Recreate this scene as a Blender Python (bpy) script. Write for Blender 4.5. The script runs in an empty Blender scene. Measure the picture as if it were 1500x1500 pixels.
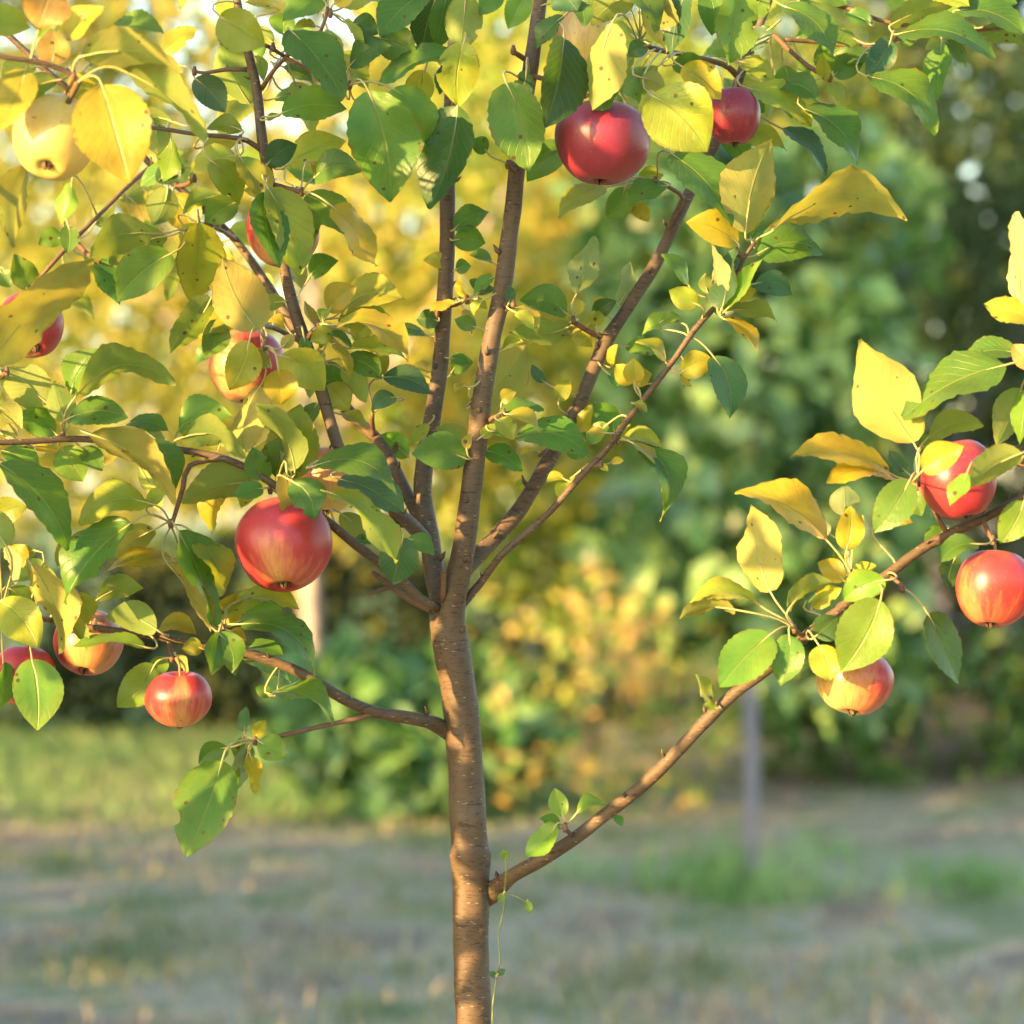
import bpy, math, random
from mathutils import Vector, Matrix, noise
random.seed(7)
R = math.radians
scene = bpy.context.scene
col = scene.collection

# ------------------------------------------------------------------ camera
F = 5312.5            # focal length in pixels of the 1500 px photograph (85 mm on a 24 mm wide sensor)
DT = 2.66             # metres from the camera to the young apple tree
HC = 1.10             # camera height
cam = bpy.data.cameras.new('camera'); camo = bpy.data.objects.new('camera', cam); col.objects.link(camo)
camo.location = (0, 0, HC); camo.rotation_euler = (R(90), 0, 0)
cam.lens = 85; cam.sensor_width = 24; cam.sensor_fit = 'HORIZONTAL'
cam.clip_start = 0.05; cam.clip_end = 400
cam.dof.use_dof = True; cam.dof.focus_distance = 2.64; cam.dof.aperture_fstop = 5.0
scene.camera = camo

# ------------------------------------------------------------------ sky and sun
SUN_AZ, SUN_EL = 232.0, 11.0          # clockwise from +Y
world = bpy.data.worlds.new("World"); scene.world = world; world.use_nodes = True
wn = world.node_tree.nodes
sky = wn.new('ShaderNodeTexSky'); sky.sky_type = 'NISHITA'; sky.sun_disc = False
sky.sun_elevation = R(SUN_EL); sky.sun_rotation = R(SUN_AZ)
world.node_tree.links.new(sky.outputs[0], wn['Background'].inputs[0])
wn['Background'].inputs[1].default_value = 0.148
sl = bpy.data.lights.new('sun', 'SUN'); so = bpy.data.objects.new('sun', sl); col.objects.link(so)
sl.energy = 5.0; sl.angle = R(0.5); sl.color = (1.0, 0.60, 0.24)
sd = Vector((math.sin(R(SUN_AZ)) * math.cos(R(SUN_EL)), math.cos(R(SUN_AZ)) * math.cos(R(SUN_EL)), math.sin(R(SUN_EL))))
so.rotation_euler = sd.to_track_quat('Z', 'Y').to_euler(); so.location = sd * 30
vs = scene.view_settings
vs.view_transform = 'Standard'; vs.look = 'None'; vs.gamma = 1; vs.use_curve_mapping = False
vs.exposure = 2.38
scene.render.engine = 'CYCLES'

# ------------------------------------------------------------------ helpers
def P(x, y, d=0.0):
    D = DT + d
    return Vector(((x - 750) * D / F, D, HC - (y - 750) * D / F))

class MB:
    """collects vertices, faces, uvs and material slots of one mesh"""
    def __init__(s): s.v = []; s.f = []; s.uv = []; s.m = []
    def face(s, idx, uvs=None, m=0):
        s.f.append(idx); s.uv.append(uvs or [(0, 0)] * len(idx)); s.m.append(m)
    def tube(s, pts, rad, n=10, m=0, cap=True, bump=0.0, seed=0.0):
        base = len(s.v); k = len(pts)
        t0 = (pts[1] - pts[0]).normalized()
        up = Vector((0, 0, 1)) if abs(t0.z) < .9 else Vector((1, 0, 0))
        a = t0.cross(up).normalized(); L = 0; Ls = []
        for i in range(k):
            t = (pts[min(i + 1, k - 1)] - pts[max(i - 1, 0)]).normalized()
            a = (a - t * a.dot(t)).normalized(); b = t.cross(a)
            if i: L += (pts[i] - pts[i - 1]).length
            Ls.append(L)
            for j in range(n):
                th = 2 * math.pi * j / n
                d = a * math.cos(th) + b * math.sin(th)
                r = rad[i]
                if bump: r *= 1 + bump * noise.noise(pts[i] * 38 + d * 1.3 + Vector((seed, 0, 0)))
                s.v.append(pts[i] + d * r)
        for i in range(k - 1):
            for j in range(n):
                j2 = (j + 1) % n
                s.face((base + i * n + j, base + i * n + j2, base + (i + 1) * n + j2, base + (i + 1) * n + j),
                       [(j / n, Ls[i]), ((j + 1) / n, Ls[i]), ((j + 1) / n, Ls[i + 1]), (j / n, Ls[i + 1])], m)
        if cap:
            s.face(tuple(base + (k - 1) * n + j for j in range(n)), None, m)
            s.face(tuple(base + j for j in reversed(range(n))), None, m)
    def build(s, name, mats, parent=None, origin=None, smooth=True):
        o0 = origin if origin is not None else Vector((0, 0, 0))
        me = bpy.data.meshes.new(name)
        me.from_pydata([tuple(Vector(v) - o0) for v in s.v], [], s.f)
        uvl = me.uv_layers.new(name='UVMap')
        flat = [c for fu in s.uv for p in fu for c in p]
        uvl.data.foreach_set('uv', flat)
        for mt in (mats if isinstance(mats, (list, tuple)) else [mats]): me.materials.append(mt)
        me.polygons.foreach_set('material_index', s.m)
        me.polygons.foreach_set('use_smooth', [smooth] * len(s.f))
        me.update()
        o = bpy.data.objects.new(name, me); col.objects.link(o)
        place(o, o0, parent)
        return o

WPOS = {}
def place(o, w, parent=None):
    w = Vector(w); WPOS[o.name] = w
    if parent is not None:
        o.parent = parent; o.location = w - WPOS[parent.name]
    else: o.location = w
def empty(name, loc):
    o = bpy.data.objects.new(name, None); col.objects.link(o); o.empty_display_size = .05; place(o, loc); return o
def tag(o, label=None, cat=None, group=None, kind=None):
    if label: o['label'] = label
    if cat: o['category'] = cat
    if group: o['group'] = group
    if kind: o['kind'] = kind
    return o

def spline(pts, step):
    """Catmull-Rom through (Vector, radius) pairs"""
    out = []
    for i in range(len(pts) - 1):
        p0 = pts[max(i - 1, 0)]; p1 = pts[i]; p2 = pts[i + 1]; p3 = pts[min(i + 2, len(pts) - 1)]
        k = max(2, int((p2[0] - p1[0]).length / step))
        for j in range(k):
            t = j / k
            q = 0.5 * ((2 * p1[0]) + (p2[0] - p0[0]) * t + (2 * p0[0] - 5 * p1[0] + 4 * p2[0] - p3[0]) * t * t + (3 * p1[0] - p0[0] - 3 * p2[0] + p3[0]) * t ** 3)
            out.append((q, p1[1] + (p2[1] - p1[1]) * t))
    out.append(pts[-1]); return out

# ------------------------------------------------------------------ materials
def mat(name):
    m = bpy.data.materials.new(name); m.use_nodes = True
    return m, m.node_tree.nodes, m.node_tree.links, m.node_tree.nodes['Principled BSDF']
def N(nodes, t, **kw):
    n = nodes.new(t)
    for k, v in kw.items(): setattr(n, k, v)
    return n
def math_(nodes, links, op, a, b=None, c=None, clamp=False):
    n = nodes.new('ShaderNodeMath'); n.operation = op; n.use_clamp = clamp
    for i, x in enumerate((a, b, c)):
        if x is None: continue
        if isinstance(x, (int, float)): n.inputs[i].default_value = x
        else: links.new(x, n.inputs[i])
    return n.outputs[0]
def mix(nodes, links, f, a, b, bt='MIX'):
    n = nodes.new('ShaderNodeMix'); n.data_type = 'RGBA'; n.blend_type = bt
    for i, x in ((0, f), (6, a), (7, b)):
        if isinstance(x, (int, float)): n.inputs[i].default_value = x
        elif isinstance(x, tuple): n.inputs[i].default_value = (*x, 1) if len(x) == 3 else x
        else: links.new(x, n.inputs[i])
    return n.outputs[2]
def tex(nodes, links, vec, scale, detail=3, rough=.55, kind='ShaderNodeTexNoise'):
    n = nodes.new(kind); n.inputs['Scale'].default_value = scale
    if kind == 'ShaderNodeTexNoise':
        n.inputs['Detail'].default_value = detail; n.inputs['Roughness'].default_value = rough
    if vec is not None: links.new(vec, n.inputs['Vector'])
    return n
def ramp(nodes, links, f, stops):
    n = nodes.new('ShaderNodeValToRGB'); e = n.color_ramp.elements
    e[0].position, e[0].color = stops[0][0], (*stops[0][1], 1)
    e[1].position, e[1].color = stops[-1][0], (*stops[-1][1], 1)
    for p, c in stops[1:-1]:
        x = e.new(p); x.color = (*c, 1)
    links.new(f, n.inputs[0]); return n.outputs[0]

def leaf_material():
    m, n, l, b = mat('apple_leaf_blade')
    at = N(n, 'ShaderNodeAttribute', attribute_name='tint'); geo = N(n, 'ShaderNodeNewGeometry'); tc = N(n, 'ShaderNodeTexCoord')
    uv = N(n, 'ShaderNodeSeparateXYZ'); l.new(tc.outputs['UV'], uv.inputs[0])
    u = math_(n, l, 'ABSOLUTE', math_(n, l, 'SUBTRACT', uv.outputs[0], .5))         # 0 midrib .. .5 margin
    v = uv.outputs[1]
    # vein network: midrib and curved side veins
    mid = math_(n, l, 'SUBTRACT', 1.0, math_(n, l, 'MULTIPLY', u, 38.0), clamp=True)
    ph = math_(n, l, 'SUBTRACT', v, math_(n, l, 'MULTIPLY', math_(n, l, 'POWER', u, 0.8), 0.62))
    wob = tex(n, l, tc.outputs['UV'], 5.0, 2)
    ph = math_(n, l, 'ADD', ph, math_(n, l, 'MULTIPLY', wob.outputs[0], .035))
    sv = math_(n, l, 'COSINE', math_(n, l, 'MULTIPLY', ph, 6.2832 * 9))
    sv = math_(n, l, 'MULTIPLY', math_(n, l, 'SUBTRACT', sv, .93), 12.0, clamp=True)
    vein = math_(n, l, 'MAXIMUM', mid, math_(n, l, 'MULTIPLY', sv, .55), clamp=True)
    off = N(n, 'ShaderNodeVectorMath', operation='ADD'); l.new(tc.outputs['Object'], off.inputs[0]); l.new(at.outputs['Alpha'], off.inputs[1])
    n1 = tex(n, l, off.outputs[0], 45, 3).outputs[0]
    n2 = tex(n, l, off.outputs[0], 260, 2).outputs[0]
    base = at.outputs['Color']
    hsv = N(n, 'ShaderNodeHueSaturation'); l.new(base, hsv.inputs['Color'])
    l.new(math_(n, l, 'ADD', .70, math_(n, l, 'MULTIPLY', n1, .62)), hsv.inputs['Value'])
    l.new(math_(n, l, 'ADD', .485, math_(n, l, 'MULTIPLY', n1, .03)), hsv.inputs['Hue'])
    c = hsv.outputs[0]
    pat = tex(n, l, off.outputs[0], 24, 3).outputs[0]                                  # yellow broken by greener patches, greener along the veins
    pf = math_(n, l, 'MULTIPLY', math_(n, l, 'SUBTRACT', math_(n, l, 'ADD', pat, math_(n, l, 'MULTIPLY', math_(n, l, 'SUBTRACT', .25, u), .25)), .46), 5.0, clamp=True)
    c = mix(n, l, math_(n, l, 'MULTIPLY', pf, .6), c, mix(n, l, 1.0, c, (.50, .86, .9), 'MULTIPLY'))
    c = mix(n, l, math_(n, l, 'MULTIPLY', vein, .42), c, (0.30, 0.29, 0.08))
    under = mix(n, l, .28, c, (0.25, 0.27, 0.10))
    c = mix(n, l, geo.outputs['Backfacing'], c, under)
    # small brown scab spots and browned margin here and there
    vo = tex(n, l, off.outputs[0], 95, kind='ShaderNodeTexVoronoi')
    spot = math_(n, l, 'MULTIPLY', math_(n, l, 'LESS_THAN', vo.outputs['Distance'], .15), math_(n, l, 'GREATER_THAN', n1, .53))
    c = mix(n, l, math_(n, l, 'MULTIPLY', spot, .85), c, (0.10, 0.045, 0.015))
    edge = math_(n, l, 'MULTIPLY', math_(n, l, 'GREATER_THAN', u, .46), math_(n, l, 'GREATER_THAN', n1, .57))
    c = mix(n, l, math_(n, l, 'MULTIPLY', edge, .5), c, (0.20, 0.09, 0.02))
    l.new(c, b.inputs['Base Color'])
    b.inputs['Roughness'].default_value = .42
    l.new(math_(n, l, 'ADD', .40, math_(n, l, 'MULTIPLY', geo.outputs['Backfacing'], .3)), b.inputs['Roughness'])
    b.inputs['Specular IOR Level'].default_value = .38
    bu = N(n, 'ShaderNodeBump'); bu.inputs['Strength'].default_value = .42; bu.inputs['Distance'].default_value = .002
    l.new(math_(n, l, 'SUBTRACT', math_(n, l, 'MULTIPLY', n2, .35), math_(n, l, 'MULTIPLY', vein, .8)), bu.inputs['Height'])
    l.new(bu.outputs[0], b.inputs['Normal'])
    tr = N(n, 'ShaderNodeBsdfTranslucent')
    tcol = mix(n, l, 1.0, c, (1.0, 1.0, .35), 'MULTIPLY'); l.new(tcol, tr.inputs[0])
    ad = N(n, 'ShaderNodeMixShader'); ad.inputs[0].default_value = .5
    l.new(b.outputs[0], ad.inputs[1]); l.new(tr.outputs[0], ad.inputs[2])
    l.new(ad.outputs[0], n['Material Output'].inputs[0])
    return m
def simple(name, c, rough=.6, scale=30, var=.35, bump=0, spec=.4):
    m, n, l, b = mat(name); tc = N(n, 'ShaderNodeTexCoord')
    t = tex(n, l, tc.outputs['Object'], scale, 4).outputs[0]
    l.new(mix(n, l, t, tuple(x * (1 - var) for x in c), tuple(min(1, x * (1 + var)) for x in c)), b.inputs['Base Color'])
    b.inputs['Roughness'].default_value = rough; b.inputs['Specular IOR Level'].default_value = spec
    if bump:
        bu = N(n, 'ShaderNodeBump'); bu.inputs['Strength'].default_value = bump; bu.inputs['Distance'].default_value = .004
        l.new(t, bu.inputs['Height']); l.new(bu.outputs[0], b.inputs['Normal'])
    return m
def bark_material(name, c0, c1, lent=True):
    m, n, l, b = mat(name); tc = N(n, 'ShaderNodeTexCoord'); geo = N(n, 'ShaderNodeNewGeometry')
    pos = geo.outputs['Position']
    big = tex(n, l, pos, 28, 4).outputs[0]
    mp = N(n, 'ShaderNodeMapping'); mp.inputs['Scale'].default_value = (1, 1, 4.5); l.new(pos, mp.inputs[0])
    ring = tex(n, l, mp.outputs[0], 60, 4, .65).outputs[0]
    c = mix(n, l, math_(n, l, 'ADD', math_(n, l, 'MULTIPLY', big, .75), math_(n, l, 'MULTIPLY', ring, .25)), c0, c1)
    mot = tex(n, l, mp.outputs[0], 150, 3, .7).outputs[0]
    c = mix(n, l, math_(n, l, 'MULTIPLY', math_(n, l, 'SUBTRACT', mot, .52), 5.0, clamp=True), c, tuple(x * .5 for x in c0))
    grey = tex(n, l, pos, 14, 4, .6).outputs[0]                                           # greyish film on older bark
    c = mix(n, l, math_(n, l, 'MULTIPLY', math_(n, l, 'SUBTRACT', grey, .5), 2.2, clamp=True), c, (.100, .092, .078))
    h = ring
    if lent:                                           # pale lenticels lying across the bark
        mp2 = N(n, 'ShaderNodeMapping'); mp2.inputs['Scale'].default_value = (1, 1, 3.2); l.new(pos, mp2.inputs[0])
        vo = tex(n, l, mp2.outputs[0], 105, kind='ShaderNodeTexVoronoi')
        sp = math_(n, l, 'MULTIPLY', math_(n, l, 'SUBTRACT', .20, vo.outputs['Distance']), 7.0, clamp=True)
        sp = math_(n, l, 'MULTIPLY', sp, math_(n, l, 'GREATER_THAN', tex(n, l, pos, 75, 2).outputs[0], .42))
        c = mix(n, l, math_(n, l, 'MULTIPLY', sp, .8), c, (0.31, 0.235, 0.15))
        dk = math_(n, l, 'GREATER_THAN', tex(n, l, mp.outputs[0], 42, 3).outputs[0], .66)
        c = mix(n, l, math_(n, l, 'MULTIPLY', dk, .6), c, tuple(x * .45 for x in c0))
        h = math_(n, l, 'ADD', math_(n, l, 'MULTIPLY', ring, .5), math_(n, l, 'MULTIPLY', sp, .9))
    l.new(c, b.inputs['Base Color']); b.inputs['Roughness'].default_value = .6
    b.inputs['Specular IOR Level'].default_value = .25
    bu = N(n, 'ShaderNodeBump'); bu.inputs['Strength'].default_value = .55; bu.inputs['Distance'].default_value = .0010
    l.new(h, bu.inputs['Height']); l.new(bu.outputs[0], b.inputs['Normal'])
    return m
def apple_material():
    m, n, l, b = mat('apple_skin'); tc = N(n, 'ShaderNodeTexCoord'); oi = N(n, 'ShaderNodeObjectInfo')
    ob = tc.outputs['Object']; sx = N(n, 'ShaderNodeSeparateXYZ'); l.new(ob, sx.inputs[0])
    oc = N(n, 'ShaderNodeSeparateColor'); l.new(oi.outputs['Color'], oc.inputs[0])      # r blush, g crimson, b blush side
    ang = math_(n, l, 'ARCTAN2', sx.outputs[0], sx.outputs[1])
    cmb = N(n, 'ShaderNodeCombineXYZ'); l.new(math_(n, l, 'SINE', ang), cmb.inputs[0]); l.new(math_(n, l, 'COSINE', ang), cmb.inputs[1])
    l.new(math_(n, l, 'ADD', math_(n, l, 'MULTIPLY', sx.outputs[2], 11.0), math_(n, l, 'MULTIPLY', oi.outputs['Random'], 20)), cmb.inputs[2])
    streak = tex(n, l, cmb.outputs[0], 9, 5, .65).outputs[0]
    big = tex(n, l, cmb.outputs[0], 1.3, 2).outputs[0]
    zz = math_(n, l, 'MULTIPLY', sx.outputs[2], 28.0)                                   # about -1..1
    bl = math_(n, l, 'ADD', math_(n, l, 'MULTIPLY', oc.outputs[0], 2.1), math_(n, l, 'MULTIPLY', math_(n, l, 'SUBTRACT', streak, .5), .55))
    bl = math_(n, l, 'ADD', bl, math_(n, l, 'MULTIPLY', math_(n, l, 'SUBTRACT', big, .5), 1.1))
    bl = math_(n, l, 'ADD', bl, math_(n, l, 'MULTIPLY', zz, .28))
    side = math_(n, l, 'SINE', math_(n, l, 'ADD', ang, math_(n, l, 'MULTIPLY', oc.outputs[2], 6.2832)))
    bl = math_(n, l, 'ADD', bl, math_(n, l, 'MULTIPLY', side, .28))
    red = mix(n, l, oc.outputs[1], (0.40, 0.022, 0.014), (0.165, 0.005, 0.020))
    ybase = mix(n, l, big, (0.50, 0.38, 0.07), (0.58, 0.45, 0.13))
    c = ramp(n, l, bl, [(.08, (0, 0, 0)), (.95, (1, 1, 1))])
    c2 = mix(n, l, c, ybase, red)
    c2 = mix(n, l, math_(n, l, 'MULTIPLY', math_(n, l, 'SUBTRACT', streak, .42), 1.6, clamp=True), c2, tuple((.80, .72, .72)), 'MULTIPLY')
    vo = tex(n, l, ob, 330, kind='ShaderNodeTexVoronoi')
    sp = math_(n, l, 'MULTIPLY', math_(n, l, 'SUBTRACT', .17, vo.outputs['Distance']), 9, clamp=True)
    c2 = mix(n, l, math_(n, l, 'MULTIPLY', sp, .22), c2, (0.55, 0.38, 0.22))
    bloom = tex(n, l, ob, 55, 4).outputs[0]                                            # dusty wax bloom
    c2 = mix(n, l, math_(n, l, 'MULTIPLY', bloom, .05), c2, (0.55, 0.42, 0.46))
    rus = math_(n, l, 'MULTIPLY', math_(n, l, 'SUBTRACT', math_(n, l, 'ADD', zz, math_(n, l, 'MULTIPLY', bloom, .5)), .72), 3.0, clamp=True)
    c2 = mix(n, l, math_(n, l, 'MULTIPLY', rus, .35), c2, (0.25, 0.16, 0.06))             # russet round the stalk
    scab = math_(n, l, 'GREATER_THAN', tex(n, l, ob, 130, 2).outputs[0], .735)
    c2 = mix(n, l, math_(n, l, 'MULTIPLY', scab, .7), c2, (0.09, 0.04, 0.02))
    l.new(c2, b.inputs['Base Color'])
    b.inputs['Roughness'].default_value = .33
    l.new(math_(n, l, 'ADD', .27, math_(n, l, 'MULTIPLY', bloom, .28)), b.inputs['Roughness'])
    b.inputs['Specular IOR Level'].default_value = .5
    b.inputs['Subsurface Weight'].default_value = .06; b.inputs['Subsurface Radius'].default_value = (.006, .003, .0015)
    bu = N(n, 'ShaderNodeBump'); bu.inputs['Strength'].default_value = .08; bu.inputs['Distance'].default_value = .001
    l.new(bloom, bu.inputs['Height']); l.new(bu.outputs[0], b.inputs['Normal'])
    return m
def foliage_material(name, cols, trans=.35, gloss=.45, spec=.25):
    m, n, l, b = mat(name); geo = N(n, 'ShaderNodeNewGeometry')
    t = tex(n, l, geo.outputs['Position'], 1.6, 2).outputs[0]
    f = math_(n, l, 'ADD', math_(n, l, 'MULTIPLY', geo.outputs['Random Per Island'], .75), math_(n, l, 'MULTIPLY', math_(n, l, 'SUBTRACT', t, .37), 1.0), clamp=True)
    k = len(cols)
    c = ramp(n, l, f, [(i / (k - 1), cc) for i, cc in enumerate(cols)])
    c = mix(n, l, math_(n, l, 'MULTIPLY', geo.outputs['Backfacing'], .2), c, (.25, .29, .12))
    l.new(c, b.inputs['Base Color']); b.inputs['Roughness'].default_value = gloss; b.inputs['Specular IOR Level'].default_value = spec
    tr = N(n, 'ShaderNodeBsdfTranslucent'); l.new(mix(n, l, 1.0, c, (1, 1, .4), 'MULTIPLY'), tr.inputs[0])
    ad = N(n, 'ShaderNodeMixShader'); ad.inputs[0].default_value = trans
    l.new(b.outputs[0], ad.inputs[1]); l.new(tr.outputs[0], ad.inputs[2]); l.new(ad.outputs[0], n['Material Output'].inputs[0])
    return m
def ground_material():
    m, n, l, b = mat('mown_ground'); geo = N(n, 'ShaderNodeNewGeometry'); p = geo.outputs['Position']
    mp = N(n, 'ShaderNodeMapping'); mp.inputs['Scale'].default_value = (1, .55, 1); l.new(p, mp.inputs[0])
    a = tex(n, l, mp.outputs[0], 2.6, 5, .62).outputs[0]; f = tex(n, l, p, 22, 4, .7).outputs[0]
    c = ramp(n, l, a, [(.36, (.10, .14, .04)), (.45, (.20, .21, .10)), (.52, (.35, .30, .21)), (.58, (.21, .15, .115)), (.68, (.13, .09, .07))])
    c = mix(n, l, math_(n, l, 'MULTIPLY', f, .5), c, (.36, .32, .20))
    sx = N(n, 'ShaderNodeSeparateXYZ'); l.new(p, sx.inputs[0])                         # lush lawn far left
    lw = math_(n, l, 'MULTIPLY', math_(n, l, 'SUBTRACT', sx.outputs[1], 12.2), .8, clamp=True)
    lw = math_(n, l, 'MULTIPLY', lw, math_(n, l, 'MULTIPLY', math_(n, l, 'SUBTRACT', .4, sx.outputs[0]), 1.2, clamp=True))
    c = mix(n, l, lw, c, (.14, .21, .07))
    sr = math_(n, l, 'MULTIPLY', math_(n, l, 'SUBTRACT', sx.outputs[0], .9), 1.2, clamp=True)
    so_ = math_(n, l, 'MULTIPLY', sr, math_(n, l, 'MULTIPLY', math_(n, l, 'SUBTRACT', sx.outputs[1], 13.2), .9, clamp=True))
    c = mix(n, l, so_, c, (.20, .14, .08))
    l.new(c, b.inputs['Base Color']); b.inputs['Roughness'].default_value = .9; b.inputs['Specular IOR Level'].default_value = .15
    bu = N(n, 'ShaderNodeBump'); bu.inputs['Strength'].default_value = .8; bu.inputs['Distance'].default_value = .02
    l.new(f, bu.inputs['Height']); l.new(bu.outputs[0], b.inputs['Normal'])
    return m
def grass_material(name, cols):
    m, n, l, b = mat(name); geo = N(n, 'ShaderNodeNewGeometry')
    mp = N(n, 'ShaderNodeMapping'); mp.inputs['Scale'].default_value = (1, .55, 1); l.new(geo.outputs['Position'], mp.inputs[0])
    a = tex(n, l, mp.outputs[0], 2.6, 5, .62).outputs[0]
    f = math_(n, l, 'ADD', math_(n, l, 'MULTIPLY', geo.outputs['Random Per Island'], .4), math_(n, l, 'MULTIPLY', math_(n, l, 'SUBTRACT', a, .39), 2.8), clamp=True)
    k = len(cols)
    l.new(ramp(n, l, f, [(i / (k - 1), cc) for i, cc in enumerate(cols)]), b.inputs['Base Color'])
    b.inputs['Roughness'].default_value = .6; b.inputs['Specular IOR Level'].default_value = .25
    return m

M = dict(
    leaf=leaf_material(), apple=apple_material(),
    petiole=simple('petiole', (.30, .27, .10), .5, 60),
    bark=bark_material('young_bark', (.042, .031, .020), (.125, .084, .042)),
    twig=bark_material('twig_bark', (.085, .047, .026), (.17, .10, .048), False),
    vine=simple('vine_green', (.13, .16, .06), .6, 60),
    stem=simple('apple_stem', (.22, .13, .05), .6, 120), calyx=simple('calyx', (.09, .06, .03), .8, 200),
    oldbark=bark_material('old_bark', (.13, .11, .10), (.27, .23, .21), False),
    palebark=bark_material('pale_bark', (.40, .33, .26), (.55, .46, .38), False),
    wood=simple('weathered_wood', (.22, .20, .21), .85, 14, .3, .4),
    ground=ground_material(),
    grass=grass_material('grass_blades', [(.11, .16, .045), (.19, .215, .09), (.33, .295, .17), (.40, .34, .235), (.21, .155, .115)]),
    lush=grass_material('lush_blades', [(.09, .18, .05), (.14, .25, .08), (.19, .30, .11)]),
    tuft=grass_material('tuft_blades', [(.12, .23, .06), (.20, .34, .10), (.29, .39, .17)]),
    f_yellow=foliage_material('sun_yellow_leaves', [(.12, .19, .03), (.28, .33, .055), (.45, .41, .07), (.56, .40, .09)], .45),  # warm sunlight put into the leaf colour as yellow
    f_lime=foliage_material('lime_leaves', [(.09, .20, .03), (.22, .34, .05), (.36, .42, .06), (.48, .42, .07)], .45),
    f_green=foliage_material('green_leaves', [(.04, .10, .02), (.09, .19, .035), (.18, .28, .06)], .3),
    f_blue=foliage_material('broad_bluish_leaves', [(.03, .09, .03), (.11, .25, .07), (.25, .43, .14), (.40, .54, .22)], .25, .3, .5),
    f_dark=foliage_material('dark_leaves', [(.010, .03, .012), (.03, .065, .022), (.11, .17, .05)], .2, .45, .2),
    f_shade_hedge=foliage_material('shade_dark_leaves', [(.006, .018, .008), (.012, .030, .012), (.028, .050, .020)], .15, .5, .15),  # shade under the trees put into the leaf colour as near-black
    f_orange=foliage_material('fading_leaves_and_blooms', [(.08, .18, .05), (.18, .32, .07), (.42, .46, .10), (.60, .42, .12), (.66, .38, .22)], .35),
    f_dock=foliage_material('big_garden_leaves', [(.05, .15, .04), (.10, .25, .07), (.20, .37, .16)], .3, .35, .45),
)

# ------------------------------------------------------------------ ground
def make_ground():
    mb = MB(); xs = [-200, -40, -12, -6, -3, -1.5, 0, 1.5, 3, 6, 12, 40, 200]; ys = [-200, -40, -5, 0] + [i * .75 for i in range(4, 28)] + [30, 60, 300]
    def hz(x, y):
        k = max(0, min(1, (20 - abs(x)) / 10)) * max(0, min(1, (25 - abs(y - 8)) / 12))
        sl_ = max(0, min(1, (x - .5) / 2)); s2 = max(0, min(1, (y - 12.5) / 3)); k2 = max(0, min(1, (12 - x) / 4))
        return .22 * sl_ * s2 * k2 * max(0, min(1, (40 - y) / 10)) + k * (.05 * noise.noise(Vector((x * .5, y * .4, 3))))
    for y in ys:
        for x in xs: mb.v.append(Vector((x, y, hz(x, y))))
    w = len(xs)
    for j in range(len(ys) - 1):
        for i in range(w - 1): mb.face((j * w + i, j * w + i + 1, (j + 1) * w + i + 1, (j + 1) * w + i))
    o = mb.build('ground', M['ground']); tag(o, kind='structure')
make_ground()

def blades(name, label, pts, hmin, hmax, wd, mt, lean=.5, kind='stuff', parent=None, cat='grass'):
    mb = MB()
    for (x, y, z) in pts:
        a = random.uniform(0, 6.283); h = random.uniform(hmin, hmax); w = wd * random.uniform(.6, 1.3)
        dx, dy = math.cos(a), math.sin(a); ln = random.uniform(.1, 1) * lean * h
        b0 = len(mb.v); c = random.uniform(0, 6.283); lx, ly = math.cos(c) * ln, math.sin(c) * ln
        mb.v += [Vector((x - dx * w, y - dy * w, z)), Vector((x + dx * w, y + dy * w, z)),
                 Vector((x + lx * .4 + dx * w * .7, y + ly * .4 + dy * w * .7, z + h * .6)), Vector((x + lx * .4 - dx * w * .7, y + ly * .4 - dy * w * .7, z + h * .6)),
                 Vector((x + lx, y + ly, z + h))]
        mb.face((b0, b0 + 1, b0 + 2, b0 + 3)); mb.face((b0 + 3, b0 + 2, b0 + 4))
    o = mb.build(name, mt, parent); tag(o, label, cat, None, kind); return o

def lawn():
    pts = []
    while len(pts) < 60000:
        y = random.uniform(5.2, 18.5); x = random.uniform(-1, 1) * (.16 * y + 1.6)
        nn = noise.noise(Vector((x * 1.1, y * .7, 9)))
        if random.random() < .5 + nn * 1.4: pts.append((x, y, -.03))
    blades('mown_grass', 'short mown grass and dry straw covering the ground under the apple tree', pts, .03, .085, .0045, M['grass'], 1.0)
    pts = []
    for _ in range(16000):
        y = random.uniform(12.8, 18.5); x = random.uniform(-3.6, .5); pts.append((x, y, -.03))
    blades('lush_lawn', 'brighter green strip of lawn in front of the dark hedge', pts, .05, .11, .006, M['lush'], .8)
lawn()

# ------------------------------------------------------------------ the young apple tree: wood
TREE0 = Vector((.02, DT, 0))
tree = empty('apple_tree', TREE0)
tag(tree, 'young apple tree in focus, bare lower trunk forking into slender upright branches', 'tree')
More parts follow.
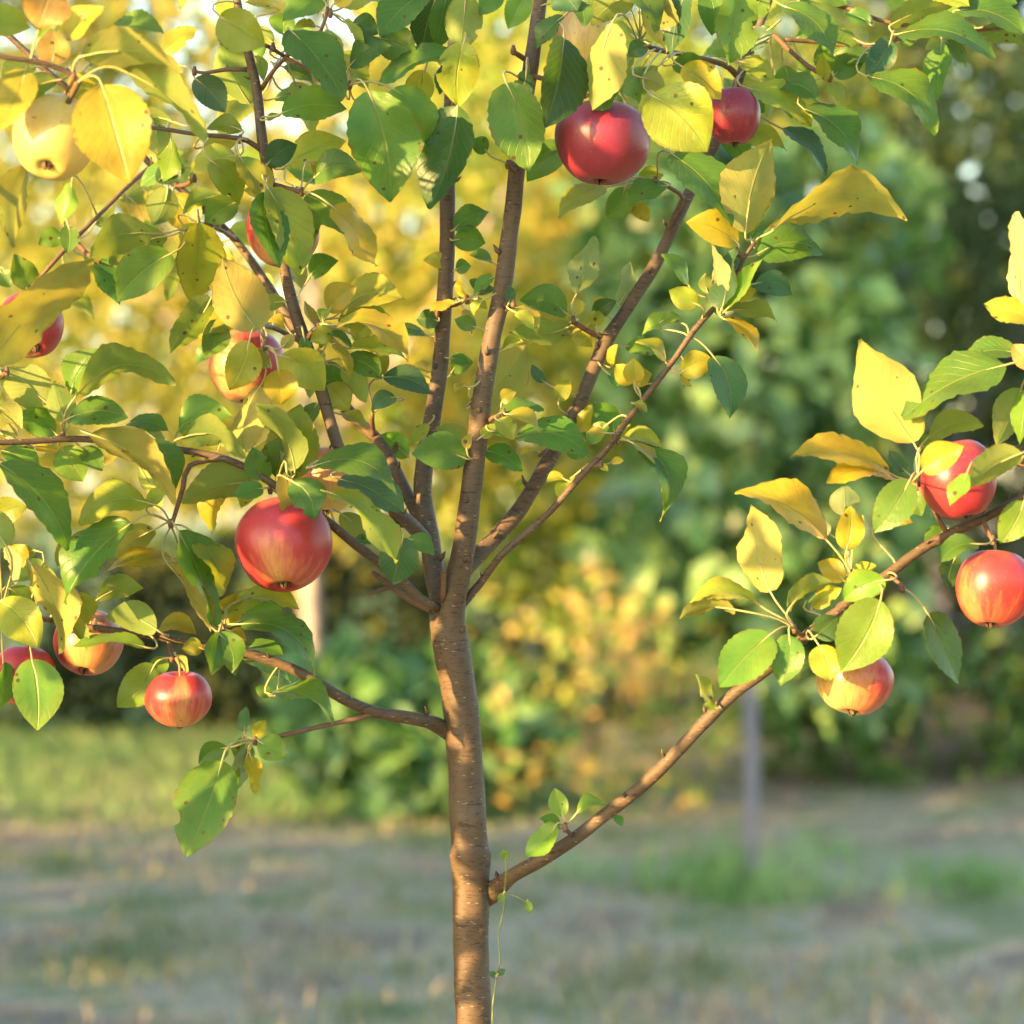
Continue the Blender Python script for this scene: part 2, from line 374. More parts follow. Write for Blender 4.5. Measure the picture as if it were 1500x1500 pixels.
# each: name, list of (px, py, width px, depth m)
BR = {
 'trunk': [(690, 2950, 64, 0), (694, 2300, 60, 0), (693, 1750, 56, 0), (693, 1500, 54, 0), (690, 1380, 55, 0), (690, 1290, 55, 0), (689, 1262, 57, 0), (688, 1250, 62, 0), (687, 1236, 56, 0), (685, 1190, 55, 0), (681, 1100, 56, 0), (673, 1020, 55, 0), (664, 965, 55, 0), (658, 930, 54, 0), (653, 902, 50, .003), (649, 880, 42, .006), (646, 862, 32, .010), (645, 846, 10, .012)],
 'leader': [(667, 1005, 36, .004), (662, 950, 50, .0), (660, 908, 50, -.003), (666, 862, 44, -.008), (680, 800, 38, -.012), (690, 720, 35, -.01), (698, 650, 34, -.01), (708, 570, 32, -.01), (722, 490, 31, -.005), (735, 430, 30, -.005), (748, 330, 29, 0), (757, 250, 28, 0), (768, 160, 27, .01), (778, 95, 26, .01), (790, 10, 24, .02), (806, -120, 20, .03), (815, -320, 14, .05)],
 'back_leader': [(652, 905, 34, .012), (638, 850, 34, .03), (628, 780, 33, .04), (619, 720, 30, .045), (623, 670, 29, .05), (634, 610, 28, .055), (644, 540, 27, .06), (650, 460, 27, .06), (655, 370, 26, .065), (655, 290, 26, .07), (658, 180, 22, .08), (664, 40, 18, .09), (668, -140, 14, .1)],
 'bowed': [(630, 800, 28, .04), (606, 772, 24, .02), (575, 745, 20, .0), (535, 705, 19, -.02), (503, 668, 19, -.03), (487, 630, 20, -.035), (472, 575, 21, -.035), (450, 510, 22, -.035), (430, 450, 20, -.03), (416, 390, 18, -.03), (406, 330, 17, -.03), (394, 260, 17, -.03), (384, 205, 17, -.03), (376, 130, 16, -.02), (362, 70, 15, -.02), (348, 5, 14, -.01), (330, -120, 10, .0)],
 'far_left': [(618, 765, 24, .05), (602, 735, 22, .06), (580, 690, 20, .08), (553, 645, 20, .10), (512, 602, 19, .13), (455, 520, 17, .16), (400, 430, 15, .18), (345, 352, 13, .2), (280, 290, 12, .2), (215, 235, 12, .2), (140, 160, 11, .2), (75, 110, 11, .18), (5, 45, 10, .18), (-80, -20, 8, .18)],
 'left_limb': [(640, 890, 16, -.01), (615, 876, 15, -.02), (590, 852, 16, -.025), (560, 828, 16, -.03), (520, 797, 16, -.04), (490, 772, 15, -.05), (450, 742, 14, -.055), (405, 713, 13, -.06), (375, 693, 12, -.06), (330, 672, 12, -.06), (270, 660, 12, -.06), (200, 650, 12, -.07), (110, 643, 11, -.08), (0, 648, 10, -.1), (-120, 640, 8, -.12)],
 'low_left': [(680, 1094, 18, .006), (662, 1076, 28, .003), (640, 1062, 27, -.005), (622, 1056, 22, -.018), (590, 1050, 20, -.03), (545, 1042, 20, -.04), (500, 1022, 19, -.05), (462, 998, 18, -.06), (425, 978, 17, -.06), (360, 957, 15, -.06), (310, 948, 14, -.06), (262, 938, 13, -.06), (200, 928, 12, -.05), (120, 917, 11, -.04), (55, 905, 9, -.04), (-40, 890, 7, -.04)],
 'low_right': [(680, 1350, 20, .010), (700, 1325, 30, .007), (719, 1308, 39, .002), (738, 1293, 28, -.008), (755, 1280, 24, -.03), (795, 1258, 24, -.04), (840, 1230, 23, -.05), (880, 1198, 23, -.06), (920, 1168, 23, -.07), (960, 1134, 22, -.08), (1000, 1092, 22, -.09), (1040, 1050, 21, -.10), (1078, 1014, 20, -.11), (1120, 983, 20, -.12), (1165, 945, 19, -.12), (1210, 908, 19, -.12), (1260, 868, 18, -.12), (1300, 842, 18, -.12), (1345, 808, 17, -.12), (1388, 783, 17, -.12), (1440, 760, 15, -.12), (1500, 728, 14, -.13), (1620, 670, 10, -.14)],
 'right_limb': [(668, 850, 30, .02), (695, 818, 28, .035), (722, 790, 27, .045), (757, 752, 26, .05), (795, 690, 25, .06), (822, 640, 24, .07), (850, 588, 23, .075), (868, 545, 23, .08), (888, 500, 24, .085), (920, 450, 22, .09), (958, 390, 21, .1), (985, 335, 20, .1), (1012, 278, 20, .11), (1040, 225, 18, .11), (1068, 165, 17, .12), (1086, 105, 16, .12), (1112, 40, 13, .13), (1140, -40, 11, .14), (1170, -150, 8, .15)],
 'right_thin': [(664, 905, 15, .0), (674, 890, 14, .0), (702, 856, 13, .0), (735, 812, 12, -.01), (765, 786, 12, -.01), (805, 750, 11, -.015), (845, 704, 11, -.02), (885, 662, 11, -.02), (912, 625, 11, -.025), (950, 575, 10, -.03), (985, 530, 10, -.03), (1018, 482, 10, -.035), (1050, 447, 9, -.035), (1072, 415, 8, -.04), (1090, 378, 7, -.04), (1106, 355, 6, -.04)],
}
# side shoots: (path, parent branch)
SH = {
 'spur_left': ([(330, 671, 9, -.06), (278, 682, 9, -.065), (268, 715, 9, -.07), (258, 748, 8, -.075), (251, 770, 7, -.08)], 'left_limb'),
 'twig_low': ([(548, 1043, 9, -.04), (525, 1052, 9, -.045), (470, 1064, 8, -.05), (420, 1076, 8, -.06), (380, 1086, 7, -.06)], 'low_left'),
 'shoot_apple': ([(1388, 783, 10, -.12), (1374, 757, 9, -.125), (1360, 730, 9, -.13), (1346, 714, 9, -.13)], 'low_right'),
 'shoot_right': ([(1300, 842, 7, -.12), (1316, 853, 7, -.125), (1322, 862, 6, -.13)], 'low_right'),
 'shoot_far': ([(222, 243, 8, .2), (190, 270, 8, .17), (150, 310, 7, .14), (115, 345, 7, .12), (75, 388, 7, .1), (30, 440, 6, .1), (-40, 520, 5, .1)], 'far_left'),
 'shoot_a': ([(383, 130, 8, -.02), (402, 102, 7, -.03), (418, 85, 7, -.03), (432, 72, 7, -.04), (470, 45, 6, -.05), (480, 10, 5, -.05)], 'bowed'),
 'shoot_b': ([(420, 85, 7, -.03), (400, 72, 7, -.035), (388, 66, 7, -.04)], 'bowed'),
 'shoot_c': ([(415, 82, 7, -.03), (440, 96, 7, -.04), (462, 108, 6, -.04), (500, 124, 6, -.045), (512, 126, 6, -.05)], 'bowed'),
 'shoot_d': ([(362, 102, 8, -.02), (330, 102, 7, -.02), (300, 107, 6, -.02), (285, 104, 5, -.02)], 'bowed'),
 'shoot_e': ([(385, 222, 10, -.03), (362, 206, 9, -.035), (330, 200, 8, -.04), (290, 197, 7, -.05), (245, 190, 7, -.06), (212, 186, 6, -.07)], 'bowed'),
 'shoot_f': ([(398, 270, 10, -.03), (420, 276, 9, -.035), (440, 281, 8, -.04)], 'bowed'),
 'shoot_g': ([(448, 500, 10, -.035), (455, 488, 9, -.04), (466, 478, 8, -.04)], 'bowed'),
 'shoot_h': ([(640, 450, 9, .06), (668, 446, 8, .05), (680, 440, 7, .045)], 'back_leader'),
 'shoot_i': ([(733, 460, 8, -.005), (744, 452, 7, -.01), (750, 448, 6, -.012)], 'leader'),
 'shoot_j': ([(712, 620, 9, -.01), (722, 612, 8, -.015), (738, 606, 6, -.02)], 'leader'),
 'shoot_k': ([(886, 495, 12, .085), (866, 487, 10, .08), (850, 478, 9, .075), (838, 470, 7, .075)], 'right_limb'),
 'shoot_l': ([(776, 92, 10, .01), (762, 82, 9, -.0), (752, 76, 8, -.005)], 'leader'),
 'shoot_m': ([(775, 110, 9, .01), (815, 120, 9, -.02), (848, 128, 9, -.04), (858, 142, 7, -.05)], 'leader'),
 'shoot_n': ([(1080, 112, 10, .12), (1060, 95, 10, .1), (1010, 82, 9, .08), (960, 72, 9, .06), (935, 62, 7, .05)], 'right_limb'),
 'shoot_o': ([(1100, 70, 9, .12), (1128, 50, 9, .1), (1155, 72, 8, .08), (1185, 98, 8, .07), (1216, 115, 7, .06)], 'right_limb'),
 'shoot_p': ([(1150, 58, 7, .09), (1200, 62, 7, .1), (1260, 68, 7, .1), (1300, 65, 6, .1), (1318, 52, 6, .1)], 'right_limb'),
 'shoot_q': ([(1140, -40, 9, .13), (1200, -2, 8, .12), (1255, 16, 8, .11), (1300, 32, 7, .1), (1400, 45, 6, .1), (1480, 40, 5, .1)], 'right_limb'),
 'shoot_r': ([(975, 345, 9, .1), (985, 320, 8, .09), (1000, 290, 7, .08), (975, 272, 7, .07), (955, 266, 6, .06)], 'right_limb'),
 'shoot_front': ([(-100, 641, 12, -.118), (-190, 520, 11, -.18), (-210, 350, 10, -.25), (-150, 150, 10, -.29), (-60, 78, 9, -.3), (10, 84, 9, -.29), (60, 92, 9, -.28), (105, 108, 8, -.27), (115, 120, 6, -.27)], 'left_limb'),
 'stub': ([(648, 880, 10, -.012), (650, 858, 10, -.02), (649, 832, 9, -.024)], 'trunk'),
 'broken_spur': ([(632, 893, 14, .0), (612, 884, 13, .005), (585, 868, 11, .01), (565, 852, 10, .01), (545, 838, 8, .01)], 'trunk'),
 'broken_tip': ([(575, 860, 8, .01), (558, 864, 7, .005), (541, 871, 5, .0)], 'trunk'),
 'shoot_s': ([(618, 772, 12, .035), (598, 770, 10, .02), (578, 766, 8, .01), (572, 752, 6, .0)], 'back_leader'),
 'shoot_t': ([(840, 1226, 7, -.05), (832, 1218, 7, -.06), (828, 1213, 6, -.065)], 'low_right'),
 'shoot_u': ([(815, 650, 8, .07), (805, 655, 7, .05), (790, 668, 6, .04)], 'right_limb'),
 'shoot_v': ([(548, 640, 10, .1), (545, 618, 9, .09), (546, 606, 7, .08)], 'far_left'),
 'shoot_w': ([(345, 352, 8, .2), (320, 335, 7, .15), (292, 328, 6, .12), (270, 340, 5, .1)], 'far_left'),
 'shoot_x': ([(440, 500, 9, .1), (400, 480, 8, .08), (380, 478, 7, .05), (352, 470, 6, .04)], 'far_left'),
 'shoot_y': ([(1500, 728, 10, -.13), (1520, 640, 9, -.14), (1512, 560, 8, -.14), (1510, 470, 6, -.14)], 'low_right'),
}
def path3(pts): return [(P(x, y, d), w * .44 * (DT + d) / F) for (x, y, w, d) in pts]
SAMPLES = []           # (px, py, d, branch) along the wood, to root petioles
branch_mb = {k: MB() for k in BR}
for k, pts in BR.items():
    sp = spline(path3(pts), .007)
    if k == 'trunk': sp = [(q, r_ * 1.08) for q, r_ in sp]
    n = 20 if k == 'trunk' else 14
    pp = [q for q, r in sp]; rr = [r for q, r in sp]
    # growth rings and swellings
    L = 0
    for i in range(1, len(pp)):
        L += (pp[i] - pp[i - 1]).length
        rr[i] *= 1 + .05 * max(0, noise.noise(Vector((L * 22, len(k), 1.7)))) + .05 * noise.noise(Vector((L * 55, len(k), 9)))
    branch_mb[k].tube(pp, rr, n, 0, True, .10, len(k) * 3.1)
    for i in range(0, len(pp), 2):
        D = pp[i].y; SAMPLES.append((pp[i].x * F / D + 750, 750 - (pp[i].z - HC) * F / D, D - DT, k, rr[i]))
    # buds and short nubs on the wood
    i = 6
    while i < len(pp) - 6:
        if random.random() < .8 and k != 'trunk' or random.random() < .25:
            t = (pp[i + 1] - pp[i - 1]).normalized(); a = Vector((random.uniform(-1, 1), random.uniform(-1, .4), random.uniform(-.3, 1))); a = (a - t * a.dot(t)).normalized()
            b0 = pp[i] + a * rr[i] * .8; ln = random.uniform(.35, .8) * min(rr[i], .006)
            branch_mb[k].tube([b0, b0 + (a + t * .4) * ln, b0 + (a + t * .7) * ln * 1.8], [rr[i] * .34, rr[i] * .26, rr[i] * .07], 6, 0)
        i += random.randint(4, 10)
for k, (pts, par) in SH.items():
    sp = spline(path3(pts), .006); pp = [q for q, r in sp]; rr = [r * (1 + .12 * noise.noise(q * 160)) for q, r in sp]
    branch_mb[par].tube(pp, rr, 8, 1, True, .08, 2.2)
    for i in range(0, len(pp)):
        D = pp[i].y; SAMPLES.append((pp[i].x * F / D + 750, 750 - (pp[i].z - HC) * F / D, D - DT, par, rr[i]))

# ------------------------------------------------------------------ leaves of the apple tree
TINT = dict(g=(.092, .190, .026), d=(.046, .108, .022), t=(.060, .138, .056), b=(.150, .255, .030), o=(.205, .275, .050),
            y=(.29, .32, .032), Y=(.38, .31, .028), p=(.35, .30, .065), s=(.28, .34, .17), r=(.50, .27, .07))  # y, Y and p hold sunlit yellow in the leaf colour
LEAVES = """@ 108 112 -27
150 126 190 267 112 Y 0 -2
122 82 268 104 58 p 14 -1
180 103 302 205 40 o 8 0
95 56 153 10 36 Y 4 2
160 46 240 48 30 b 8 3
75 -15 55 43 70 r 0 -3
-35 32 45 40 48 y 4 0
76 97 76 42 46 r 4 1
38 102 -5 192 56 Y -6 0
82 118 24 148 36 o 6 2
108 110 140 150 42 Y 0 3
@ 40 235 -20
42 246 21 362 42 p -5 0
@ 285 105 -2
240 78 289 42 32 Y 5 3
286 115 330 165 44 t 4 0
372 82 386 118 20 o 3 5
322 24 388 68 62 y 0 -5
366 152 322 62 55 o -4 4
@ 352 205 -4
355 191 303 188 26 o 6 0
300 215 350 210 22 Y 3 4
345 228 278 250 40 y 6 -2
310 236 350 298 46 y 8 -3
350 231 386 302 42 Y 4 -2
225 180 231 228 36 o 3 2
@ 285 262 17
270 246 205 276 30 g 6 -3
236 240 264 266 42 d 0 -3
246 275 225 330 46 o -4 -3
320 286 268 312 28 o 6 -3
255 286 282 346 52 Y 4 2
346 296 300 330 42 b 4 -3
@ 290 330 10
222 342 130 382 56 o 14 -4
250 372 172 442 64 b 10 -5
244 346 160 396 42 o 12 0
290 326 280 446 70 y 4 -3
310 360 332 420 46 Y 0 2
268 330 302 372 40 y 0 4
@ 92 345 10
105 268 88 330 28 b -5 -2
92 350 56 358 30 b 5 -2
100 330 98 372 28 g 3 -3
55 425 20 372 38 b -6 0
0 396 16 421 26 g 0 0
@ 10 545 -10
-15 532 138 380 76 p 10 -9
@ 145 380 8
136 386 176 446 36 g 6 0
@ 388 508 -6
378 484 326 378 78 p -8 0
385 510 356 556 24 p -4 0
365 500 336 572 52 Y -4 -1
408 541 412 593 50 Y 0 -3
381 566 358 662 46 p -12 0
412 521 475 572 58 y 10 -1
413 509 432 490 18 p 0 0
395 538 374 512 20 Y 0 0
@ 350 470 4
310 436 250 518 42 o -8 -3
350 468 280 482 44 y 6 0
318 470 300 526 40 g -6 0
@ 92 636 -8
75 596 -8 546 60 o 6 2
104 576 150 512 42 b 8 1
110 582 257 562 46 o 34 -2
100 621 80 558 40 o -4 0
102 612 188 612 42 g 10 -2
-5 596 33 628 24 p 6 0
2 630 26 638 24 p 2 0
80 634 24 606 42 b 6 3
-6 560 -50 600 50 b 0 0
132 636 257 738 46 p 16 -4
205 650 256 722 52 g 12 -2
90 656 122 705 50 b 0 2
120 656 150 690 30 g 4 2
5 660 58 696 36 b 4 2
0 680 100 806 58 g 16 -6
50 655 88 664 15 Y 0 2
10 800 -30 740 50 o 0 -5
-10 760 40 742 40 y 5 2
@ 246 660 -7
190 620 247 632 27 g 7 0
262 630 340 610 46 b 16 1
266 641 358 672 44 o 18 -1
245 654 213 630 13 s 2 0
@ 250 768 -9
215 736 116 770 48 y 16 -2
216 741 246 718 22 y 3 0
193 766 94 884 62 g 8 -3
225 776 168 820 42 p 4 2
252 819 152 839 28 Y 8 2
262 780 318 916 52 g 6 -2
286 782 326 872 42 y 10 0
246 826 308 926 26 p 6 -1
@ 396 718 -6
370 706 266 736 52 o 8 1
385 715 342 728 28 g 2 -1
330 700 310 782 36 Y -6 3
420 691 437 766 26 p -4 -4
430 706 460 763 52 g 10 -5
425 691 404 655 14 s -4 0
390 702 370 655 38 g -5 0
432 688 372 592 40 o 12 -1
416 702 440 592 76 y 0 2
405 700 440 640 62 g 8 1
460 683 582 726 48 g 24 -6
497 702 592 752 46 t 8 -2
485 722 579 826 38 y 18 -6
365 690 352 745 30 Y 0 3
@ 572 795 -3
590 788 575 856 58 t 0 -3
598 790 637 812 27 g 6 -1
548 797 516 795 15 g 4 0
500 752 531 796 32 o 6 2
@ 58 905 -5
143 878 211 862 34 o 6 2
5 798 24 855 20 s 0 -4
14 800 36 832 30 Y 4 0
50 806 24 824 24 o 4 0
46 826 92 956 50 p 8 -5
86 850 20 850 32 o 8 2
115 792 84 830 26 p 4 2
114 868 126 914 32 y 6 -2
0 880 56 950 62 y 8 -4
14 862 52 902 32 b 4 0
47 966 55 1070 72 b 4 -5
5 970 -2 1042 28 g 4 0
100 900 128 955 20 o 0 -4
@ 252 964 -7
229 922 154 904 46 o 8 -2
234 921 288 930 28 Y 12 2
212 948 108 948 17 b 8 -3
226 975 172 1036 52 b -6 0
245 966 214 986 26 b 0 3
296 950 266 950 26 y 4 0
258 960 275 985 14 p 0 0
@ 328 922 -7
320 926 310 990 32 g -3 -3
318 926 340 986 40 b 10 -3
325 906 400 880 32 y 8 3
322 916 350 868 40 Y 0 4
348 881 438 893 26 y 10 2
352 909 427 916 32 b 12 0
355 914 461 991 42 g 28 -3
358 965 426 1000 27 b 8 3
360 948 416 962 22 g 5 3
338 924 360 938 15 Y 3 -1
330 955 345 990 20 g 0 0
@ 374 1086 -6
325 1115 272 1255 86 g -8 -3
333 1095 291 1119 34 g 6 -1
358 1072 361 1035 20 t 0 0
395 1016 489 1056 34 b 16 -1
395 1019 374 1006 18 g 0 0
375 1080 389 1055 20 Y 2 0
380 1086 418 1110 40 b 0 -1
364 1096 338 1176 26 s -4 0
366 1106 374 1162 22 Y 4 0
345 1122 325 1208 34 b -5 1
368 1092 350 1116 26 o 0 1
356 1080 346 1112 18 o 0 0
@ 400 70 -4
425 44 503 146 62 g 6 -2
462 38 431 40 14 Y 3 0
400 10 358 4 17 Y 2 0
475 -12 414 30 42 g 0 0
413 166 509 160 48 b 10 -1
390 175 412 168 10 b 0 0
@ 390 240 -3
424 240 506 206 50 y 6 4
391 241 435 212 38 d 5 -2
@ 442 282 -4
458 262 531 250 44 g 12 0
457 238 481 266 18 Y 0 0
388 282 410 392 52 g -10 -5
393 276 440 402 62 y 6 -5
352 230 384 290 36 y 0 -3
450 286 506 346 52 b 8 6
488 303 550 391 42 Y 8 -1
430 300 460 360 34 b 6 2
@ 484 20 -5
625 -12 556 54 54 g 6 0
513 96 574 68 40 d 8 1
515 35 554 50 34 d 5 1
505 30 536 66 15 o 0 0
556 56 612 82 52 g 6 2
490 5 520 -10 22 Y 0 0
500 12 560 2 24 y 5 2
470 -5 450 -30 20 b 0 0
@ 512 126 -6
540 134 572 296 102 g 10 -3
575 130 622 215 44 b 14 0
505 135 470 80 30 Y 4 4
@ 668 60 -3
670 156 628 306 78 d -8 -2
666 78 555 126 30 g 8 -2
640 -6 618 80 52 d -4 2
655 -8 640 72 40 g -4 0
682 -8 672 78 54 o 2 -3
680 62 671 156 62 y -6 -3
661 78 644 139 26 d -4 2
622 104 598 158 42 Y -4 4
@ 744 242 -2
713 222 690 205 26 g 3 0
742 122 775 252 80 g 8 -6
@ 752 74 -3
735 -12 702 22 32 g 3 -2
770 -12 744 42 38 b 0 -2
771 104 752 142 30 d -5 -3
826 56 798 187 68 d 0 -6
826 24 785 72 27 d 4 -3
820 -16 846 16 52 t 0 -4
846 0 856 40 27 g 3 -4
@ 856 132 -6
896 34 868 162 56 p -6 -5
906 122 868 162 26 g -5 -3
832 214 772 266 48 g 8 4
955 140 1036 222 102 y 10 -3
940 114 976 132 28 p 4 0
910 140 935 200 14 s 4 3
@ 938 60 2
930 -12 866 36 48 o 5 -7
926 -14 962 50 32 g 6 -7
946 -16 976 78 52 p 6 -6
1006 -16 984 84 46 t -5 -6
1036 -16 1043 52 42 g 6 -3
1082 -16 1066 96 62 b 0 -4
948 66 920 82 26 t 3 -2
1000 98 1056 146 46 Y 5 -2
985 95 1035 105 34 g 6 0
@ 960 266 4
985 226 1073 332 62 g 12 -9
886 275 818 320 34 y 8 0
915 276 888 320 38 g -4 0
975 272 922 302 34 g 8 0
925 300 950 325 24 Y 4 2
935 262 972 257 26 y 4 2
905 290 930 312 24 Y 0 2
880 262 925 240 28 g 6 3
@ 1080 370 -4
1080 356 1005 326 50 Y 8 0
1092 341 1130 203 76 p 6 -2
1132 338 1328 320 62 p 26 -2
1108 373 1207 372 58 g 16 1
1057 456 1045 358 24 s -4 -1
1058 452 1076 364 34 t 4 -2
1062 456 1118 378 22 b -4 -2
1105 416 1160 432 36 t 10 0
1080 441 1109 424 20 Y 4 1
1066 455 1138 470 25 o 8 -1
1062 468 1109 518 22 Y 8 -1
1008 416 970 372 22 g 6 0
1022 446 980 424 34 y -2 -1
1038 430 1034 400 20 o -3 0
1045 448 1062 462 14 d 0 0
1100 350 1085 300 30 g 0 4
@ 1095 100 9
1098 130 1190 184 38 y 10 -5
1178 160 1257 241 46 g 12 -5
1145 188 1210 257 26 t 10 -2
1140 126 1200 152 36 g 12 -4
1085 90 1130 122 32 y 6 -3
1080 202 1152 220 32 y 10 -3
1130 40 1100 76 27 t 3 -4
1090 140 1120 165 30 g 0 0
1060 200 1100 235 34 g 5 3
@ 1216 115 6
1150 10 1220 86 44 g 12 -2
1216 105 1200 60 30 g -3 2
1210 118 1205 78 20 y 0 0
1222 110 1265 90 36 g 6 2
1270 112 1372 195 48 g 16 -1
1215 120 1235 150 24 o 3 2
@ 1312 55 9
1275 36 1237 20 24 g 4 0
1305 36 1402 4 40 o 6 0
1316 50 1458 86 40 g 14 -2
1305 58 1268 110 40 t -6 -2
1275 76 1235 95 27 g 3 0
1300 70 1275 112 26 b 0 0
1318 62 1345 48 22 g 0 0
@ 1410 40 9
1400 15 1502 52 40 g 14 0
1418 60 1500 66 28 o 8 2
1385 60 1415 100 20 g 3 0
1360 -12 1420 10 34 y 5 0
1120 -10 1090 30 40 g 0 0
1180 -12 1240 8 36 b 6 2
1430 -5 1490 5 30 g 5 2
@ 1510 470 -14
1496 446 1488 310 44 s -4 0
1530 470 1441 446 40 y -2 -1
1540 420 1580 330 50 g 0 0
@ 1512 540 -14
1472 535 1322 613 60 g 6 -1
1490 518 1404 532 32 g 10 1
1512 541 1484 504 32 r 0 -1
1496 570 1460 651 46 o -5 1
1504 570 1494 652 36 g 3 -1
@ 1344 712 -13
1338 648 1262 496 92 p -8 0
1302 692 1157 670 42 Y 18 -1
1310 701 1211 706 35 Y 12 0
1332 705 1280 780 56 g -4 -3
1284 768 1339 768 26 Y 8 1
1325 720 1350 756 36 g 5 1
1352 689 1412 654 44 Y 5 -7
1360 640 1441 624 38 o 12 2
1326 690 1302 660 20 t -2 2
1350 655 1372 640 22 g 3 3
@ 1470 672 -13
1496 664 1416 716 44 o 6 -7
1416 694 1391 740 27 b -3 -8
@ 1246 842 -12
1210 790 1078 720 52 Y 14 0
1238 756 1238 710 44 s 0 6
1215 782 1188 768 26 s 0 6
1240 806 1245 741 40 Y 3 -1
1250 790 1264 754 22 Y 3 0
1236 850 1198 824 32 Y 4 1
1250 846 1284 828 20 y 3 1
1296 850 1234 880 46 b 8 -4
1290 880 1232 984 80 b -6 -5
1230 840 1222 805 20 g 0 2
@ 1164 922 -13
1128 866 1100 739 64 p -8 0
1112 886 1008 886 28 y 20 0
1076 893 996 908 24 p 8 -1
1128 930 1054 1008 68 b 4 -2
1156 930 1144 1006 48 g 6 -2
1155 893 1223 854 28 o 10 -1
1190 888 1233 862 32 Y 4 1
1195 932 1226 904 42 d 0 -1
1200 946 1216 1000 46 y 4 -3
1045 1031 1018 985 20 y -5 2
1050 1038 1030 1032 12 y 0 1
1180 882 1196 862 14 t 0 0
@ 1322 862 -13
1360 900 1404 1004 48 g 4 0
@ 1455 792 -13
1500 735 1464 796 46 b -4 -1
1432 797 1377 824 30 g 10 -3
1400 816 1390 866 30 d -5 2
1386 776 1354 802 30 g 3 2
1478 788 1510 770 26 g 4 0
@ 466 476 -4
482 456 523 420 40 Y 8 0
463 478 446 440 16 Y -3 0
500 456 594 440 48 y 16 2
496 466 585 492 42 o 10 3
495 475 598 526 36 Y 24 -1
515 510 598 528 26 y 8 0
488 490 454 500 27 y 4 -1
480 487 515 510 13 g 4 -1
487 505 511 559 16 Y 6 -1
505 525 559 556 36 g 8 1
500 540 536 590 32 o 5 2
548 515 563 550 27 Y 3 3
478 565 512 602 38 y 4 2
478 530 496 572 30 g 3 3
562 553 631 576 36 t 8 1
580 582 544 600 26 t 6 2
520 500 545 470 30 y 4 4
@ 640 460 5
642 470 610 468 28 d 3 0
622 490 578 486 18 g 5 3
640 552 595 545 32 p 6 3
662 545 693 530 30 g 8 3
@ 684 440 4
681 436 674 402 12 Y -3 0
698 426 720 400 24 Y 4 0
692 440 714 453 14 y 3 0
700 430 726 425 16 t 3 0
665 336 717 310 34 g 6 2
665 352 711 356 38 g 4 2
655 388 620 380 22 Y 3 2
720 384 687 374 16 g 4 0
668 395 690 390 22 g 3 2
@ 752 446 -2
745 444 745 417 15 t 3 0
752 450 789 481 15 Y 7 0
@ 692 590 6
695 592 771 505 72 p -8 2
@ 738 606 -3
735 590 756 574 20 Y 5 0
732 606 797 600 22 g 7 1
745 607 790 635 20 Y 9 -1
728 615 753 645 28 y 4 -1
757 640 864 671 48 g 18 2
712 660 766 690 32 g 4 3
705 640 730 622 18 y 0 1
@ 690 650 0
683 672 603 665 54 g 8 -2
682 660 638 626 32 o 5 2
@ 840 470 7
830 460 761 440 42 g 10 0
838 476 746 486 36 o -8 1
870 466 903 441 26 d 5 0
838 490 868 508 22 Y 3 2
845 430 870 345 40 s -5 3
906 446 924 382 24 s -6 2
@ 815 648 6
798 560 779 534 16 t -3 0
818 588 836 556 24 y 3 0
900 632 868 590 34 g 6 2
850 632 866 592 22 Y -2 1
862 642 868 606 26 g 0 3
895 535 905 504 16 Y 3 2
892 548 904 570 14 g 3 0
830 660 862 665 22 g 0 1
@ 938 594 -3
928 560 901 534 30 Y 0 0
930 560 955 548 30 Y 4 0
929 562 928 524 30 Y 0 -1
928 591 948 604 11 y 2 -1
@ 980 535 -3
975 530 932 500 19 Y 9 0
995 472 940 492 21 b 10 1
968 472 1000 466 16 b 4 1
998 546 1045 528 40 Y 6 0
1045 522 1068 614 50 t 10 0
995 552 1014 566 10 Y -2 0
@ 906 646 -2
905 646 970 656 22 y 10 1
928 650 966 764 22 Y 22 -1
940 655 975 748 48 g 18 0
908 640 924 622 14 y 3 0
@ 880 680 -2
878 680 891 690 10 Y 0 0
@ 580 655 10
598 668 554 638 34 b 6 0
@ 828 1213 -7
825 1195 812 1154 28 b -2 0
815 1208 767 1256 34 b -5 0
820 1212 790 1199 20 b 4 1
845 1191 888 1180 20 b 9 0
@ 893 1193 -5
895 1195 912 1213 12 b 3 0"""
def leaf_shape(t):
    return (math.sin(math.pi * t ** .86) ** (.50 + .36 * t)) * (1 - .05 * t)
